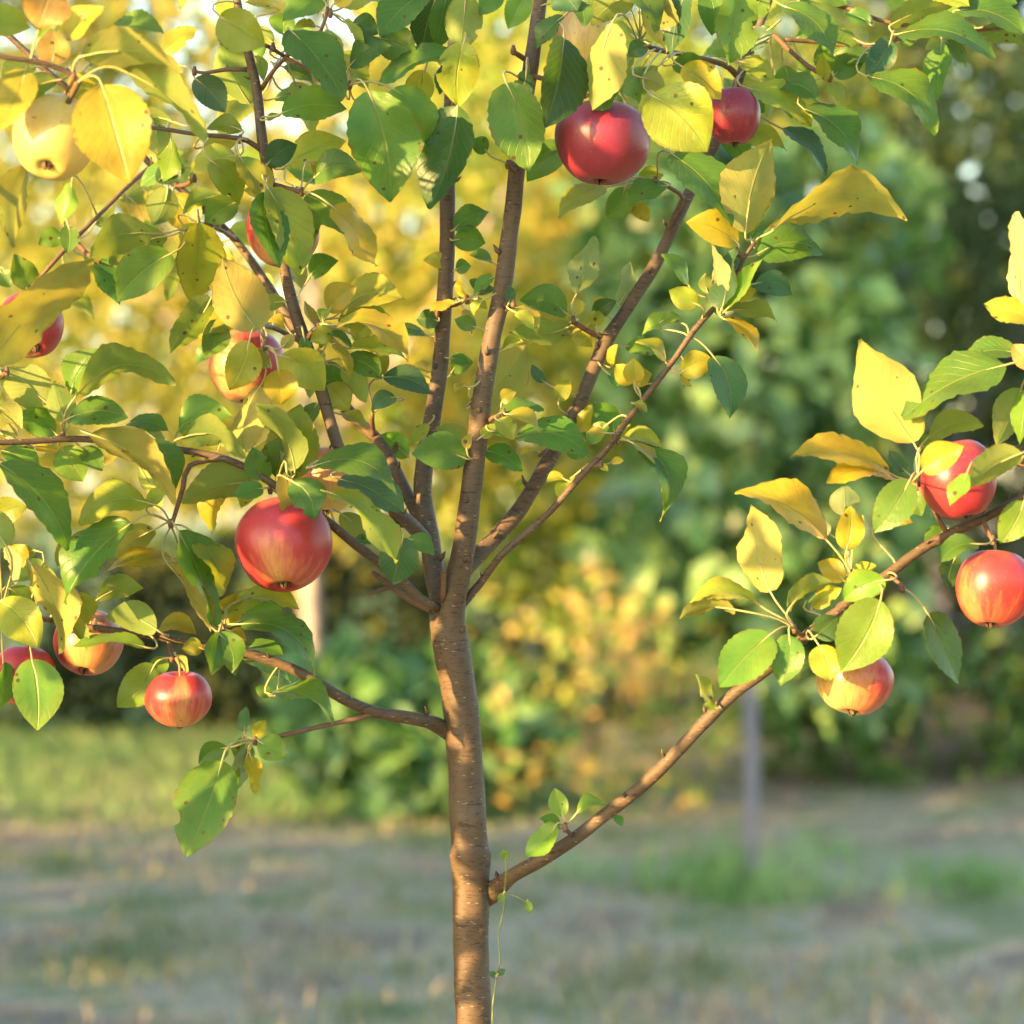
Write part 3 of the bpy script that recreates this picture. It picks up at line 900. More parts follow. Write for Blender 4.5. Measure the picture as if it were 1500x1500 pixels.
def leaf_mesh(bx, by, tx, ty, w, hue, bow, d, root, rng):
    """one leaf blade with its stalk; root is the point on the twig"""
    b0 = P(bx, by, d); flip = hue in 'ops'
    L2 = math.hypot(tx - bx, ty - by)
    s = (DT + d) / F
    tilt = rng.uniform(-.38, .38)
    b1 = P(tx, ty, d + tilt * L2 * s)
    ax = b1 - b0; L = ax.length; ax.normalize()
    view = Vector((0, 0, HC)) - b0; view.normalize()
    side = ax.cross(view).normalized()
    if abs(side.z) > .25:
        if side.z < 0: side = -side
    elif side.x < 0: side = -side
    nrm = side.cross(ax).normalized()
    if nrm.dot(view) < 0: nrm = -nrm
    wid = w * s * 1.06; nat = L * .66
    roll = math.acos(max(.42, min(1, wid / nat)))
    wid = wid / math.cos(roll)
    # roll so that the upper face turns to the sky (the under face is seen where the leaf is rolled over)
    if abs(side.z) > .25:
        sg = (1 if nrm.z < 0.5 else 1)
        roll = roll * (-1 if not flip else 1)
    else: roll *= rng.choice((-1, 1))
    sd_ = side * math.cos(roll) + nrm * math.sin(roll)
    nn = nrm * math.cos(roll) - side * math.sin(roll)
    if flip: nn = -nn                                  # nn points out of the upper face
    fold = rng.uniform(.12, .42); wave = rng.uniform(.02, .09); ph = rng.uniform(0, 6.28)
    droop = rng.uniform(-.02, .10) * L; cup = rng.uniform(-.05, .10)
    twist = rng.uniform(-.35, .35)
    R_, C_ = 21, 6
    mb = MB(); bowm = bow * s * 1.0
    teeth = rng.uniform(.010, .028)
    skew = rng.uniform(-.1, .1)
    bite = rng.random() < .12; bt = rng.uniform(.35, .8); bs = rng.choice((-1, 1))
    for i in range(R_ + 1):
        t = i / R_
        c = b0 + ax * (L * t) + side * (4 * bowm * t * (1 - t)) - nn * (droop * (2 * t - 1) ** 2 - droop)*.6
        h = wid * .5 * leaf_shape(max(.004, min(.996, t)))
        tw = twist * (t - .4)
        sdt = sd_ * math.cos(tw) + nn * math.sin(tw); nt = nn * math.cos(tw) - sd_ * math.sin(tw)
        for j in range(C_ + 1):
            u = (j / C_) * 2 - 1
            hh = h * (1 + skew * (1 if u > 0 else -1))
            if abs(u) == 1: hh *= 1 + (teeth if i % 2 else -teeth)
            if bite and u * bs > .5 and abs(t - bt) < .07: hh *= .72
            z = fold * abs(u) * h * (1 - .35 * abs(u)) + cup * u * u * h + wave * wid * abs(u) ** 1.5 * math.sin(ph + t * 9 + (2 if u > 0 else 0))
            z += .016 * wid * abs(u) * math.sin(6.283 * 7 * (t - .22 * abs(u)) + ph)
            mb.v.append(c + sdt * (u * hh) + nt * z)
    for i in range(R_):
        for j in range(C_):
            a = i * (C_ + 1) + j
            idx = (a, a + 1, a + C_ + 2, a + C_ + 1)
            uvs = [(j / C_, i / R_), ((j + 1) / C_, i / R_), ((j + 1) / C_, (i + 1) / R_), (j / C_, (i + 1) / R_)]
            p = mb.v; fn = (p[idx[1]] - p[idx[0]]).cross(p[idx[3]] - p[idx[0]])
            if fn.dot(nn) < 0: idx = idx[::-1]; uvs = uvs[::-1]
            mb.face(idx, uvs, 0)
    # stalk, running a little way along the midrib
    q1 = mb.v[3] if False else b0
    gap = (root - b0).length
    mids = []
    tang = (ax * L + side * 4 * bowm).normalized()
    c1 = b0 - tang * min(gap * .45, .02); c2 = root + (b0 - root) * .25 + Vector((0, 0, min(.006, gap * .15)))
    for k in range(7):
        t = k / 6
        mids.append(root * (1 - t) ** 3 + c2 * 3 * t * (1 - t) ** 2 + c1 * 3 * t * t * (1 - t) + b0 * t ** 3)
    k1 = 3 * (C_ + 1) + C_ // 2; mids.append(mb.v[k1] - nn * .0004); mids.append(mb.v[7 * (C_ + 1) + C_ // 2] - nn * .0004)
    mb.tube(mids, [.0010] + [.00075] * 6 + [.0006, .0003], 5, 1, False)
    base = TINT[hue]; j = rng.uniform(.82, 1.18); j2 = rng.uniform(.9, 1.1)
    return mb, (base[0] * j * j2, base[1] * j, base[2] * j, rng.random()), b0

def tint(o, cols):
    at = o.data.color_attributes.new('tint', 'FLOAT_COLOR', 'POINT')
    at.data.foreach_set('color', [c for q in cols for c in q])

specs = []; node = None
def nearest(px, py, d):
    return min(SAMPLES, key=lambda s: math.hypot(s[0] - px, s[1] - py) + abs(s[2] - d) * 150)
for line in LEAVES.splitlines():
    w_ = line.split()
    if not w_: continue
    if w_[0] == '@':
        px, py, d = float(w_[1]), float(w_[2]), float(w_[3]) / 100
        s = nearest(px, py, d); q = P(s[0], s[1], s[2]); node = P(px, py, d)
        if (q - node).length > .006:                    # a short spur from the wood to the leaf cluster
            m_ = q.lerp(node, .55) + Vector((0, 0, -.06 * (q - node).length))
            sp = spline([(q, .0022), (m_, .0019), (node, .0017)], .006)
            branch_mb[s[3]].tube([a for a, r in sp], [r for a, r in sp], 7, 1, True, .2)
        branch_mb[s[3]].tube([node + Vector((0, 0, -.003)), node, node + Vector((0, 0, .004))], [.0014, .0022, .0010], 7, 1)
        cl = (px, py, d, s[3])
        extra = [(px + (s[0] - px) * t, py + (s[1] - py) * t, d + (s[2] - d) * t, s[3]) for t in (0, .3, .6, 1)]
        continue
    bx, by, tx, ty, w = map(float, w_[:5]); hue = w_[5]
    bow = float(w_[6]) if len(w_) > 6 else 0; dd = float(w_[7]) / 100 if len(w_) > 7 else 0
    d = cl[2] + dd
    # stalk root: the cluster's spur or, where it is nearer, the wood itself
    dn = min(math.hypot(e[0] - bx, e[1] - by) for e in extra); e = min(extra, key=lambda e: math.hypot(e[0] - bx, e[1] - by))
    s = nearest(bx, by, d)
    if dn > 28 and math.hypot(s[0] - bx, s[1] - by) + abs(s[2] - d) * 150 < dn: e = s
    specs.append((bx, by, tx, ty, w, hue, bow, d, P(e[0], e[1], e[2]), e[3]))
specs.sort(key=lambda s: -s[4] * math.hypot(s[2] - s[0], s[3] - s[1]))
BROBJ = {}
for k, mb in branch_mb.items():
    nm = 'trunk' if k == 'trunk' else 'branch'
    o0 = mb.v[0] if k != 'trunk' else TREE0
    BROBJ[k] = mb.build(nm, [M['bark'], M['twig']], tree, o0.copy())
small = MB(); small_c = []
for i, sp in enumerate(specs):
    rng = random.Random(i * 13 + 5)
    mb, tcol_, b0 = leaf_mesh(*sp[:9], rng)
    if i < 296:
        o = mb.build('leaf', [M['leaf'], M['petiole']], BROBJ[sp[9]], b0); tint(o, [tcol_] * len(mb.v))
    else:
        k = len(small.v); small.v += mb.v; small.f += [tuple(a + k for a in f) for f in mb.f]; small.uv += mb.uv; small.m += mb.m
        small_c += [tcol_] * len(mb.v)
# further small leaves on the twigs behind the ones above
frng = random.Random(99); far = [q for q in SAMPLES if (q[3] in ('far_left', 'bowed', 'left_limb') and q[0] < 520 and q[1] < 680) or (q[3] == 'right_limb' and q[1] < 130)]
for i in range(120):
    q = frng.choice(far); a = frng.uniform(0, 6.283); L = frng.uniform(34, 78); g = frng.uniform(14, 55)
    d = q[2] + frng.uniform(.02, .16) + (.05 if q[0] < 520 else 0)
    bx, by = q[0] + math.cos(a) * g, q[1] + math.sin(a) * g
    a += frng.uniform(-.6, .6); hue = frng.choice('yyYoobg' if q[0] < 520 else 'gbgoy')
    mb, tcol_, b0 = leaf_mesh(bx, by, bx + math.cos(a) * L, by + math.sin(a) * L * .8 + L * .3, L * frng.uniform(.4, .62), hue, frng.uniform(0, 12), d, P(q[0], q[1], q[2]), frng)
    k = len(small.v); small.v += mb.v; small.f += [tuple(a_ + k for a_ in f) for f in mb.f]; small.uv += mb.uv; small.m += mb.m; small_c += [tcol_] * len(mb.v)
mids_ = [q for q in SAMPLES if q[3] in ('leader', 'right_thin', 'right_limb', 'back_leader', 'bowed') and 380 < q[1] < 720 and q[0] < 1060 and q[4] < .009]
for i in range(46):
    q = frng.choice(mids_); a = frng.uniform(0, 6.283); L = frng.uniform(18, 44); g = frng.uniform(14, 34); d = q[2] + frng.uniform(-.03, .05)
    bx, by = q[0] + math.cos(a) * g, q[1] + math.sin(a) * g * .7; a += frng.uniform(-.6, .6)
    mb, tcol_, b0 = leaf_mesh(bx, by, bx + math.cos(a) * L, by + math.sin(a) * L * .8 + L * .2, L * frng.uniform(.38, .58), frng.choice('YyYybgg'), frng.uniform(0, 8), d, P(q[0], q[1], q[2]), frng)
    k = len(small.v); small.v += mb.v; small.f += [tuple(a_ + k for a_ in f) for f in mb.f]; small.uv += mb.uv; small.m += mb.m; small_c += [tcol_] * len(mb.v)
o = small.build('small_leaves', [M['leaf'], M['petiole']], tree, TREE0); tint(o, small_c); tag(o, kind='stuff')


# ------------------------------------------------------------------ apples
def apple_mesh(rx, rz, rng):
    mb = MB(); n, k = 40, 30; lob = rng.uniform(.012, .028); asym = rng.uniform(-.075, .075); ph = rng.uniform(0, 6)
    for i in range(k + 1):
        f = math.pi * i / k
        r = math.sin(f) ** .92 * (1 + .07 * math.cos(f)); z = math.cos(f) * .98
        z -= .36 * math.exp(-(r / .27) ** 2) * (1 if f < 1.57 else 0)
        z += .20 * math.exp(-(r / .22) ** 2) * (0 if f < 1.57 else 1)
        for j in range(n):
            a = 2 * math.pi * j / n
            q = 1 + lob * math.cos(5 * a + ph) * max(0, -math.cos(f) + .35) + asym * math.cos(a)
            q *= 1 + .045 * noise.noise(Vector((math.cos(a) * math.sin(f) * 1.1, math.sin(a) * math.sin(f) * 1.1, math.cos(f) * 1.1 + ph * 3)))
            mb.v.append(Vector((r * q * math.cos(a) * rx, r * q * math.sin(a) * rx, (z + asym * r * math.sin(a + ph) * .5) * rz)))
    for i in range(k):
        for j in range(n):
            j2 = (j + 1) % n
            mb.face((i * n + j, (i + 1) * n + j, (i + 1) * n + j2, i * n + j2))
    return mb
APPLES = [  # px py rx ry d(m) tilt to viewer, roll, blush, crimson, blush side, hang point, label
 (78, 202, 63, 63, -.24, 38, 6, .02, .2, .1, (108, 112, -.27), 'pale yellow apple at the upper left, half behind a hanging heart-shaped leaf'),
 (47, 476, 49, 49, .06, 34, -14, .55, .5, .9, (40, 420, .1), 'pink-sided apple at the left edge, crossed by one long pale leaf'),
 (418, 340, 54, 54, .06, 5, 0, .42, .9, .3, (438, 282, -.03), 'apple behind a wide drooping leaf, pink at its right and orange at its left'),
 (360, 537, 56, 56, .09, 8, 0, .42, .3, .1, (388, 470, .06), 'orange-red apple covered by yellow leaves beside the bowed branch'),
 (415, 798, 71, 70, -.075, 22, -3, .60, .40, .25, (398, 716, -.06), 'large pink-red apple under the left limb, its green hollow showing below'),
 (478, 703, 50, 50, .02, 8, 0, .18, .1, .6, (500, 655, -.03), 'small orange apple hidden behind green leaves right of the large pink apple'),
 (130, 941, 51, 49, .0, 25, 8, .44, .5, .3, (140, 918, -.04), 'apple with a rosy top and yellow underside behind the low left branch'),
 (36, 990, 46, 46, -.02, 10, 4, .55, .55, .3, (52, 908, -.05), 'reddish apple at the lower left edge behind a dark oval leaf'),
 (264, 1024, 49, 42, -.075, -6, 2, .50, .35, .3, (258, 964, -.07), 'squat orange-red apple hanging lowest on the left'),
 (883, 209, 70, 63, -.055, 6, 4, .95, 1.0, .25, (858, 140, -.055), 'dark crimson apple hanging at top centre'),
 (1076, 170, 40, 44, .04, 6, 0, .70, .9, .25, (1082, 112, .1), 'smaller pinkish-red apple in the leaves right of the crimson one'),
 (858, 58, 44, 50, -.0, 15, 0, .10, .9, .5, (820, 10, .02), 'yellow apple with a purple top at the top edge, behind a pale leaf'),
 (1408, 702, 56, 60, -.14, 8, -10, .80, .6, .35, (1448, 756, -.12), 'red apple in the right spray, resting just above the branch'),
 (1455, 862, 58, 58, -.15, 10, 6, .57, .0, .2, (1452, 795, -.12), 'glossy orange-red apple hanging below the branch at the right edge'),
 (1255, 999, 57, 49, -.12, 14, 10, .26, .4, .92, (1246, 905, -.12), 'pale yellow apple with a red right cheek under the broad green leaf'),
]
def make_apple(px, py, rx, ry, d, tilt, roll, blush, crim, sidep, hang, label, i):
    rng = random.Random(i + 40); s = (DT + d) / F
    c = P(px, py, d); a = apple_mesh(rx * s, ry * s * 1.02, rng).build('apple', M['apple'], None, Vector((0, 0, 0)))
    rot = Matrix.Rotation(R(roll), 3, 'Y') @ Matrix.Rotation(R(-tilt), 3, 'X')
    # rotation is written into the mesh so that the parts keep simple offsets
    a.rotation_euler = rot.to_euler(); a.location = c; a.color = (blush, crim, sidep, 1)
    tag(a, label, 'apple', 'apples hanging on the young tree')
    inv = rot.inverted()
    top = Vector((0, 0, .60 * ry * s)); h = inv @ (P(*hang) - c)
    st = MB(); mid = top + Vector((0, 0, .5 * ry * s)); mid = mid.lerp(h, .35)
    sp = spline([(top, .0011), (top.lerp(mid, .6), .0010), (mid, .0010), (h, .0015)], .003)
    st.tube([p for p, r in sp], [r for p, r in sp], 7)
    o = st.build('stem', M['stem']); o.parent = a
    cx = MB(); b0 = -.80 * ry * s; rr = .16 * rx * s
    for k in range(5):                                  # dried sepals round the eye
        an = k * 2 * math.pi / 5 + rng.random(); ca, sa = math.cos(an), math.sin(an); n0 = len(cx.v)
        cx.v += [Vector((ca * rr - sa * rr * .5, sa * rr + ca * rr * .5, b0 + .0005)), Vector((ca * rr + sa * rr * .5, sa * rr - ca * rr * .5, b0 + .0005)),
                 Vector((ca * rr * .75, sa * rr * .75, b0 - .004)), Vector((ca * rr * .15, sa * rr * .15, b0 - .0065))]
        cx.face((n0, n0 + 1, n0 + 2)); cx.face((n0 + 1, n0 + 3, n0 + 2)); cx.face((n0, n0 + 2, n0 + 3))
    cx.tube([Vector((0, 0, b0 + .004)), Vector((0, 0, b0 - .0015))], [rr * .9, rr * .6], 8)
    o = cx.build('calyx', M['calyx']); o.parent = a
for i, ap in enumerate(APPLES): make_apple(*ap, i)


# ------------------------------------------------------------------ background planting
def leafcloud(name, mt, parent, blobs, size, seed, origin, droop=.3, aspect=.55, kind='stuff'):
    """many folded leaf faces through the volume of several clumps (x, y, z, rx, ry, rz, count)"""
    rng = random.Random(seed); mb = MB()
    for (cx, cy, cz, rx, ry, rz, n) in blobs:
        for _ in range(n):
            while True:
                q = Vector((rng.uniform(-1, 1), rng.uniform(-1, 1), rng.uniform(-1, 1)))
                if .15 < q.length < 1: break
            q = q.normalized() * q.length ** .6
            p = Vector((cx + q.x * rx, cy + q.y * ry, cz + q.z * rz))
            if p.z < .03: continue
            nv = noise.noise(p * 2.2 + Vector((seed, 0, 0)))
            if nv < -.18 and rng.random() < .8: continue          # gaps in the crown
            nrm = Vector((rng.gauss(0, .8) + q.x * .5, rng.gauss(0, .8) + q.y * .5, rng.gauss(.35, .8))).normalized()
            ax = nrm.cross(Vector((rng.gauss(0, 1), rng.gauss(0, 1), rng.gauss(0, 1)))).normalized()
            ax = (ax + Vector((0, 0, -droop))).normalized(); sd2 = nrm.cross(ax).normalized(); nrm = ax.cross(sd2)
            L = size * rng.uniform(.55, 1.35); w = L * aspect; b = len(mb.v)
            mb.v += [p, p + ax * L * .45 + sd2 * w * .5 + nrm * w * .14, p + ax * L - nrm * L * .12, p + ax * L * .45 - sd2 * w * .5 + nrm * w * .14]
            mb.face((b, b + 1, b + 2)); mb.face((b, b + 2, b + 3))
    o = mb.build(name, mt, parent, origin, False); tag(o, kind=kind); return o
def wood(name, mt, parent, lines, origin):
    mb = MB()
    for ln in lines:
        sp = spline([(Vector(p[:3]), p[3]) for p in ln], .12)
        mb.tube([a for a, r in sp], [r for a, r in sp], 9, 0, True, .12)
    return mb.build(name, mt, parent, origin)
def garden_tree(name, label, cat, loc, trunk_r, lines, blobs, size, mt, bark, seed, group=None, **kw):
    o0 = Vector(loc); t = empty(name, o0); tag(t, label, cat, group)
    x, y, z = loc
    if lines:
        wood('trunk', bark, t, [[(x + a, y + b, c, r) for (a, b, c, r) in ln] for ln in lines[:1]], o0)
        for ln in lines[1:]: wood('limb', bark, t, [[(x + a, y + b, c, r) for (a, b, c, r) in ln]], o0)
    leafcloud('crown' if lines else 'foliage', mt, t, [(x + a, y + b, c, d, e, f, n) for (a, b, c, d, e, f, n) in blobs], size, seed, o0, **kw)
    return t

# tree on the left, sunlit yellow put into its leaf colour; its pale stem stands behind the large pink apple
garden_tree('garden_tree', 'tree with sunlit yellow put into its leaf colour, on a slim pale stem, background left', 'tree', (-.82, 14.6, 0), .05,
    [[(0, 0, -.1, .052), (.01, 0, .7, .045), (-.02, 0, 1.4, .04), (.05, .1, 2.6, .03)], [(-.02, 0, 1.2, .03), (-.5, .1, 1.8, .02), (-1.0, .2, 2.3, .012)], [(0, 0, 1.3, .03), (.5, -.1, 1.9, .02), (.8, 0, 2.4, .012)]],
    [(-1.0, 0, 1.55, .9, .6, .55, 1500), (.1, .1, 1.45, .8, .6, .5, 1500), (.95, -.1, 1.75, .6, .5, .7, 1300), (-.5, .2, 2.3, .9, .6, .5, 900), (.6, .1, 2.5, .8, .6, .5, 1100), (-1.6, .3, 2.0, .7, .6, .7, 700), (-.2, .1, 3.1, .7, .6, .4, 350)],
    .085, M['f_yellow'], M['palebark'], 11)
garden_tree('garden_tree', 'golden tree at the far left edge with thin ragged crown', 'tree', (-3.3, 16.2, 0), .06,
    [[(0, 0, -.1, .07), (.05, 0, 1.2, .06), (.1, 0, 2.8, .03)]],
    [(0, 0, 1.9, 1.1, .8, .9, 1500), (.8, 0, 2.7, .8, .7, .6, 600), (-.9, 0, 2.8, .8, .7, .8, 900)], .09, M['f_yellow'], M['oldbark'], 12)
# lime shrubs in the centre
garden_tree('garden_tree', 'lime-green young tree behind the leader, background centre', 'tree', (.32, 15.6, 0), .05,
    [[(0, 0, -.1, .05), (.02, 0, 1.0, .045), (.0, 0, 2.4, .02)]],
    [(0, 0, 1.5, .75, .6, .6, 1500), (.1, .1, .95, .6, .5, .4, 800), (.25, 0, 2.3, .75, .6, .7, 1500), (-.3, .1, 2.9, .6, .5, .5, 600), (.7, 0, 2.9, .7, .6, .5, 700)], .10, M['f_lime'], M['oldbark'], 13)
# orange and straw coloured perennials in the middle
garden_tree('flowering_perennial', 'fading straw and orange coloured perennial clump behind the trunk', 'plant', (.12, 12.9, 0), 0, [],
    [(-.12, 0, .33, .17, .2, .30, 210), (.05, .1, .52, .14, .2, .30, 190), (.22, -.05, .38, .16, .2, .36, 220), (.34, .15, .58, .13, .2, .26, 150), (.48, .1, .33, .2, .25, .30, 220), (.15, .2, .80, .10, .12, .14, 50), (.62, .2, .5, .1, .15, .3, 90), (-.2, .2, .68, .09, .1, .16, 50)], .065, M['f_orange'], None, 14, droop=-.1)
# big-leaved garden plant left of the trunk
garden_tree('leafy_plant', 'broad-leaved green garden plant growing left of the trunk', 'plant', (-.42, 13.0, 0), 0, [],
    [(0, 0, .25, .48, .35, .32, 620), (-.15, 0, .42, .3, .3, .22, 260), (.3, 0, .35, .3, .3, .3, 260)], .17, M['f_dock'], None, 15, droop=.05, aspect=.42)
# climbing shrub with broad bluish leaves on the right of centre
garden_tree('broadleaf_shrub', 'tall shrub of broad bluish-green leaves right of centre', 'shrub', (.92, 14.0, 0), .03,
    [[(0, 0, -.1, .035), (.03, 0, 1.0, .03), (-.03, 0, 2.0, .02)]],
    [(-.2, 0, .9, .45, .45, .55, 620), (.25, 0, .85, .5, .45, .6, 650), (.05, 0, 1.7, .6, .45, .55, 850), (-.25, .1, 2.2, .45, .4, .4, 420), (.35, 0, 2.2, .4, .4, .4, 320)], .16, M['f_blue'], M['oldbark'], 16, aspect=.75)
# dark trees at the far right, two grey stems visible
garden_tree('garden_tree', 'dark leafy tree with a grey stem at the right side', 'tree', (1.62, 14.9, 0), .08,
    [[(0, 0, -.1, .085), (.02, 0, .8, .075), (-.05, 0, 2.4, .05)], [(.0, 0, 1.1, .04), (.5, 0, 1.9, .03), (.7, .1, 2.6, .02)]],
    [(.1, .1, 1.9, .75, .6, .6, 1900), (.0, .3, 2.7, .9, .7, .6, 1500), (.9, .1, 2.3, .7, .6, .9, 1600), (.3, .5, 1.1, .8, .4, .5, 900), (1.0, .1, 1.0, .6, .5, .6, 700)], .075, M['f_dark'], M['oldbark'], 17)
garden_tree('garden_shrub', 'low dark green shrub at the foot of the right-hand trees', 'shrub', (1.75, 14.3, 0), 0, [],
    [(-.1, 0, .3, .55, .4, .38, 700), (.6, .1, .35, .5, .4, .4, 600), (-.55, .3, .3, .35, .3, .35, 350)], .09, M['f_green'], None, 18)
garden_tree('garden_tree', 'tall green tree beyond the right edge of the orchard', 'tree', (3.6, 15.5, 0), .08,
    [[(0, 0, -.1, .09), (.02, 0, 1.0, .08), (-.05, 0, 3.0, .04)]],
    [(0, 0, 1.6, 1.2, .8, .9, 1900), (-.3, 0, 2.8, 1.2, .8, .8, 1500), (1.2, 0, 2.2, 1.0, .8, 1.2, 1200)], .09, M['f_green'], M['oldbark'], 19)
# hedge closing the garden, coloured near-black for the shade under the trees
for i, (x, w_, h_, lab) in enumerate([(-3.4, 2.0, .95, 'clipped hedge closing the garden at the left, coloured dark for under-tree shade'), (.1, 1.7, .95, 'hedge coloured dark for the shade under the yellow tree, background centre'), (3.3, 1.8, 1.9, 'dark hedge behind the right-hand trees')]):
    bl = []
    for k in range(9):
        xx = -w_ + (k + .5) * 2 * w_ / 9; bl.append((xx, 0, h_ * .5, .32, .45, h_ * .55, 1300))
    garden_tree('hedge', lab, 'hedge', (x, 18.2, 0), 0, [], bl, .075, M['f_shade_hedge'], None, 30 + i)
# backdrop trees well behind, with gaps of sky between them on the left
for i, (x, y, h_, r_, mt, lab) in enumerate([
    (-4.4, 23, 6.4, 1.9, 'f_yellow', 'rounded golden tree far behind at the left'),
    (-1.3, 24, 5.6, 1.9, 'f_yellow', 'pale yellow tree far behind the left half of the apple tree'),
    (1.1, 23, 6.6, 1.9, 'f_lime', 'bright green tree far behind the middle'),
    (3.8, 22, 6.6, 2.0, 'f_dark', 'tall dark tree far behind at the right'),
    (2.7, 25.5, 8.0, 2.2, 'f_dark', 'very tall dark tree at the back, right of centre'),
    (7.4, 23, 5.4, 2.0, 'f_green', 'green tree far behind beyond the right edge'),
    (-8.2, 23, 5.0, 2.0, 'f_green', 'green tree far behind beyond the left edge')]):
    garden_tree('garden_tree', lab, 'tree', (x, y, 0), .1, [[(0, 0, -.1, .13), (.05, 0, 1.2, .11), (0, 0, h_ * .8, .05)]],
        [(0, 0, h_ * .62, r_, r_ * .8, h_ * .38, 3600), (-r_ * .6, 0, h_ * .45, r_ * .7, r_ * .6, h_ * .3, 1000), (r_ * .6, 0, h_ * .45, r_ * .7, r_ * .6, h_ * .3, 1000), (0, 0, h_ * .25, r_ * .9, r_ * .6, h_ * .22, 900)],
        .20, M[mt], M['oldbark'], 50 + i)
# trees on the sunny side, outside the picture: they shade the ground and the right-hand planting
for i, (x, y, h_, lab) in enumerate([(-5.3, 2.7, 4.8, 'spreading shade tree left of the apple tree'), (-5.4, 5.0, 5.2, 'tall dense shade tree at the left side of the mown ground'), (-5.2, 6.9, 5.0, 'third shade tree along the left side')]):
    garden_tree('garden_tree', lab, 'tree', (x, y, 0), .1, [[(0, 0, -.1, .13), (.05, 0, 1.2, .11), (0, 0, h_ * .8, .05)]],
        [(0, 0, h_ * .6, 1.1, 1.4, h_ * .4, 4300), (0, .1, h_ * .28, 1.0, 1.4, h_ * .3, 4600)], .15, M['f_green'], M['oldbark'], 70 + i, 'row of shade trees')
garden_tree('garden_tree', 'last shade tree of the left-hand row, its stem bare under a high crown', 'tree', (-5.2, 9.3, 0), .1, [[(0, 0, -.1, .12), (.05, 0, 1.2, .10), (0, 0, 3.6, .05)]],
    [(0, -.2, 3.6, .9, 1.0, 1.2, 2600), (0, .75, 2.3, .7, .55, 1.1, 1800)], .15, M['f_green'], M['oldbark'], 75, 'row of shade trees')
garden_tree('garden_tree', 'unseen tall tree with a high crown, added at the left to shade the right backdrop', 'tree', (-5.7, 15.2, 0), .1, [[(0, 0, -.1, .14), (.05, 0, 1.6, .12), (0, 0, 5.2, .05)]],
    [(0, 0, 4.9, 1.3, 1.7, 2.2, 3800)], .17, M['f_green'], M['oldbark'], 76)  # unseen tree, added to keep sun off the backdrop at the right
# unseen hedge and second apple tree, added on the sunny side to cast shade
garden_tree('hedge', 'unseen low hedge added along the left side to shade the far planting', 'hedge', (-5.2, 11.4, 0), 0, [], [(0, -3.0 + k * .8, .72 if k < 2 else 1.05, .4, .5, .72 if k < 2 else 1.05, 950) for k in range(13)], .09, M['f_green'], None, 80)
garden_tree('apple_tree', 'unseen apple tree added left of the camera to dapple the young tree with shade', 'tree', (-1.0, 2.12, 0), .02,
    [[(0, 0, -.1, .017), (.01, 0, .5, .015), (0, 0, 1.0, .013), (-.02, .02, 1.7, .007)], [(0, 0, .8, .009), (.15, .02, .95, .007), (.40, .05, 1.05, .004)], [(0, 0, 1.0, .009), (.18, .02, 1.3, .007), (.40, .06, 1.58, .004)], [(0, 0, .9, .008), (.15, .05, 1.15, .006), (.36, .07, 1.3, .004)]],
    [(.38, .06, 1.55, .15, .1, .12, 165), (.44, .0, 1.52, .045, .03, .035, 9), (.34, .06, 1.20, .07, .05, .08, 24), (.44, .06, 1.03, .1, .08, .1, 38), (.38, .18, 1.19, .04, .05, .05, 9), (.43, .06, 1.33, .08, .06, .08, 20), (.35, .06, .92, .07, .06, .17, 62), (.27, -.06, 1.36, .30, .12, .32, 125), (-.25, 0, 1.4, .25, .3, .3, 45)],
    .068, M['f_green'], M['twig'], 81, aspect=.62)
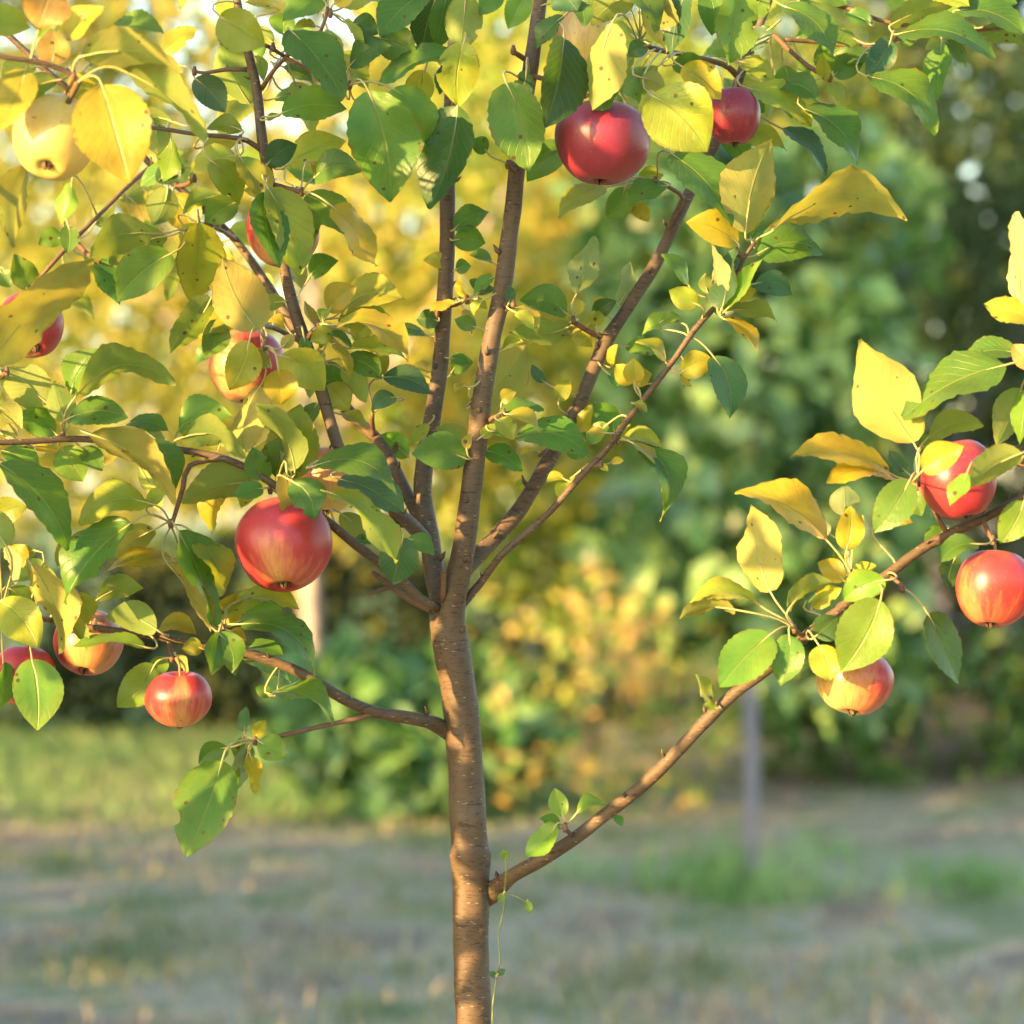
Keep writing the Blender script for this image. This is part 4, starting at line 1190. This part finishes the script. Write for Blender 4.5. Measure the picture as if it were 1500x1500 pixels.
# stake and grass tuft on the right
def make_stake():
    b = P(1100, 1302, 10.6 - DT); b.z = 0; o0 = Vector((b.x, b.y, 0)); mb = MB(); r = .020
    ring = lambda z, k, dx: [Vector((b.x + dx + r * k * a, b.y + r * k * c, z)) for a, c in ((-1, -.8), (-.8, -1), (.8, -1), (1, -.8), (1, .8), (.8, 1), (-.8, 1), (-1, .8))]
    rows = [ring(-.15, .5, 0), ring(-.02, 1, 0), ring(.3, 1, .002), ring(.62, .97, -.002), ring(.66, .8, -.002)]
    for q in rows: mb.v += q
    for i in range(len(rows) - 1):
        for j in range(8): mb.face((i * 8 + j, i * 8 + (j + 1) % 8, i * 8 + 8 + (j + 1) % 8, i * 8 + 8 + j))
    mb.face(tuple(range((len(rows) - 1) * 8, len(rows) * 8)))
    o = mb.build('wooden_stake', M['wood'], None, o0, False); tag(o, 'weathered grey wooden stake standing in a tuft of tall grass', 'stake')
    pts = []; tall = []
    cl = [(random.gauss(.06, .26), random.gauss(-.16, .24), random.uniform(.04, .13)) for _ in range(16)]
    for _ in range(1000):
        cx, cy, cr = random.choice(cl)
        (tall if random.random() < .25 and abs(cx) < .2 else pts).append((b.x + random.gauss(cx, cr), b.y + random.gauss(cy, cr), -.02))
    root = empty('grass_tuft', o0); tag(root, 'tuft of tall green grass round the wooden stake', 'grass')
    blades('short_blades', None, pts, .05, .15, .005, M['tuft'], .9, 'stuff', root, None)
    blades('tall_blades', None, tall, .12, .24, .004, M['tuft'], .7, 'stuff', root, None)
make_stake()
# bindweed climbing beside the trunk
def bindweed():
    o0 = P(722, 2900, -.02); root = empty('bindweed', o0); tag(root, 'thin bindweed stem climbing beside the lower trunk', 'weed')
    mb = MB(); pts = [P(722, 2900, -.02), P(728, 2200, -.03), P(722, 1700, -.03), P(722, 1470, -.035), P(733, 1410, -.038), P(730, 1370, -.035), P(738, 1335, -.035), P(739, 1305, -.04), P(742, 1275, -.06), P(740, 1258, -.06)]
    sp = spline([(p, .0008) for p in pts], .02); mb.tube([a for a, r in sp], [r for a, r in sp], 6); mb.tube([P(739, 1308, -.04), P(755, 1312, -.045), P(772, 1322, -.05)], [.0006, .0005, .0004], 5)
    mb.build('vine_stem', M['vine'], root, o0)
    rng = random.Random(3)
    for (bx, by, tx, ty, w, h) in [(740, 1260, 739, 1244, 12, 'b'), (772, 1320, 776, 1338, 12, 'b'), (728, 1428, 740, 1420, 10, 't'), (727, 1430, 716, 1424, 9, 't'), (738, 1308, 730, 1322, 10, 'b')]:
        m_, tc_, b0 = leaf_mesh(bx, by, tx, ty, w, h, 0, -.045, P(bx, by, -.045) + Vector((.001, 0, .001)), rng)
        o = m_.build('bindweed_leaf', [M['leaf'], M['petiole']], root, b0); tint(o, [tc_] * len(m_.v))
bindweed()
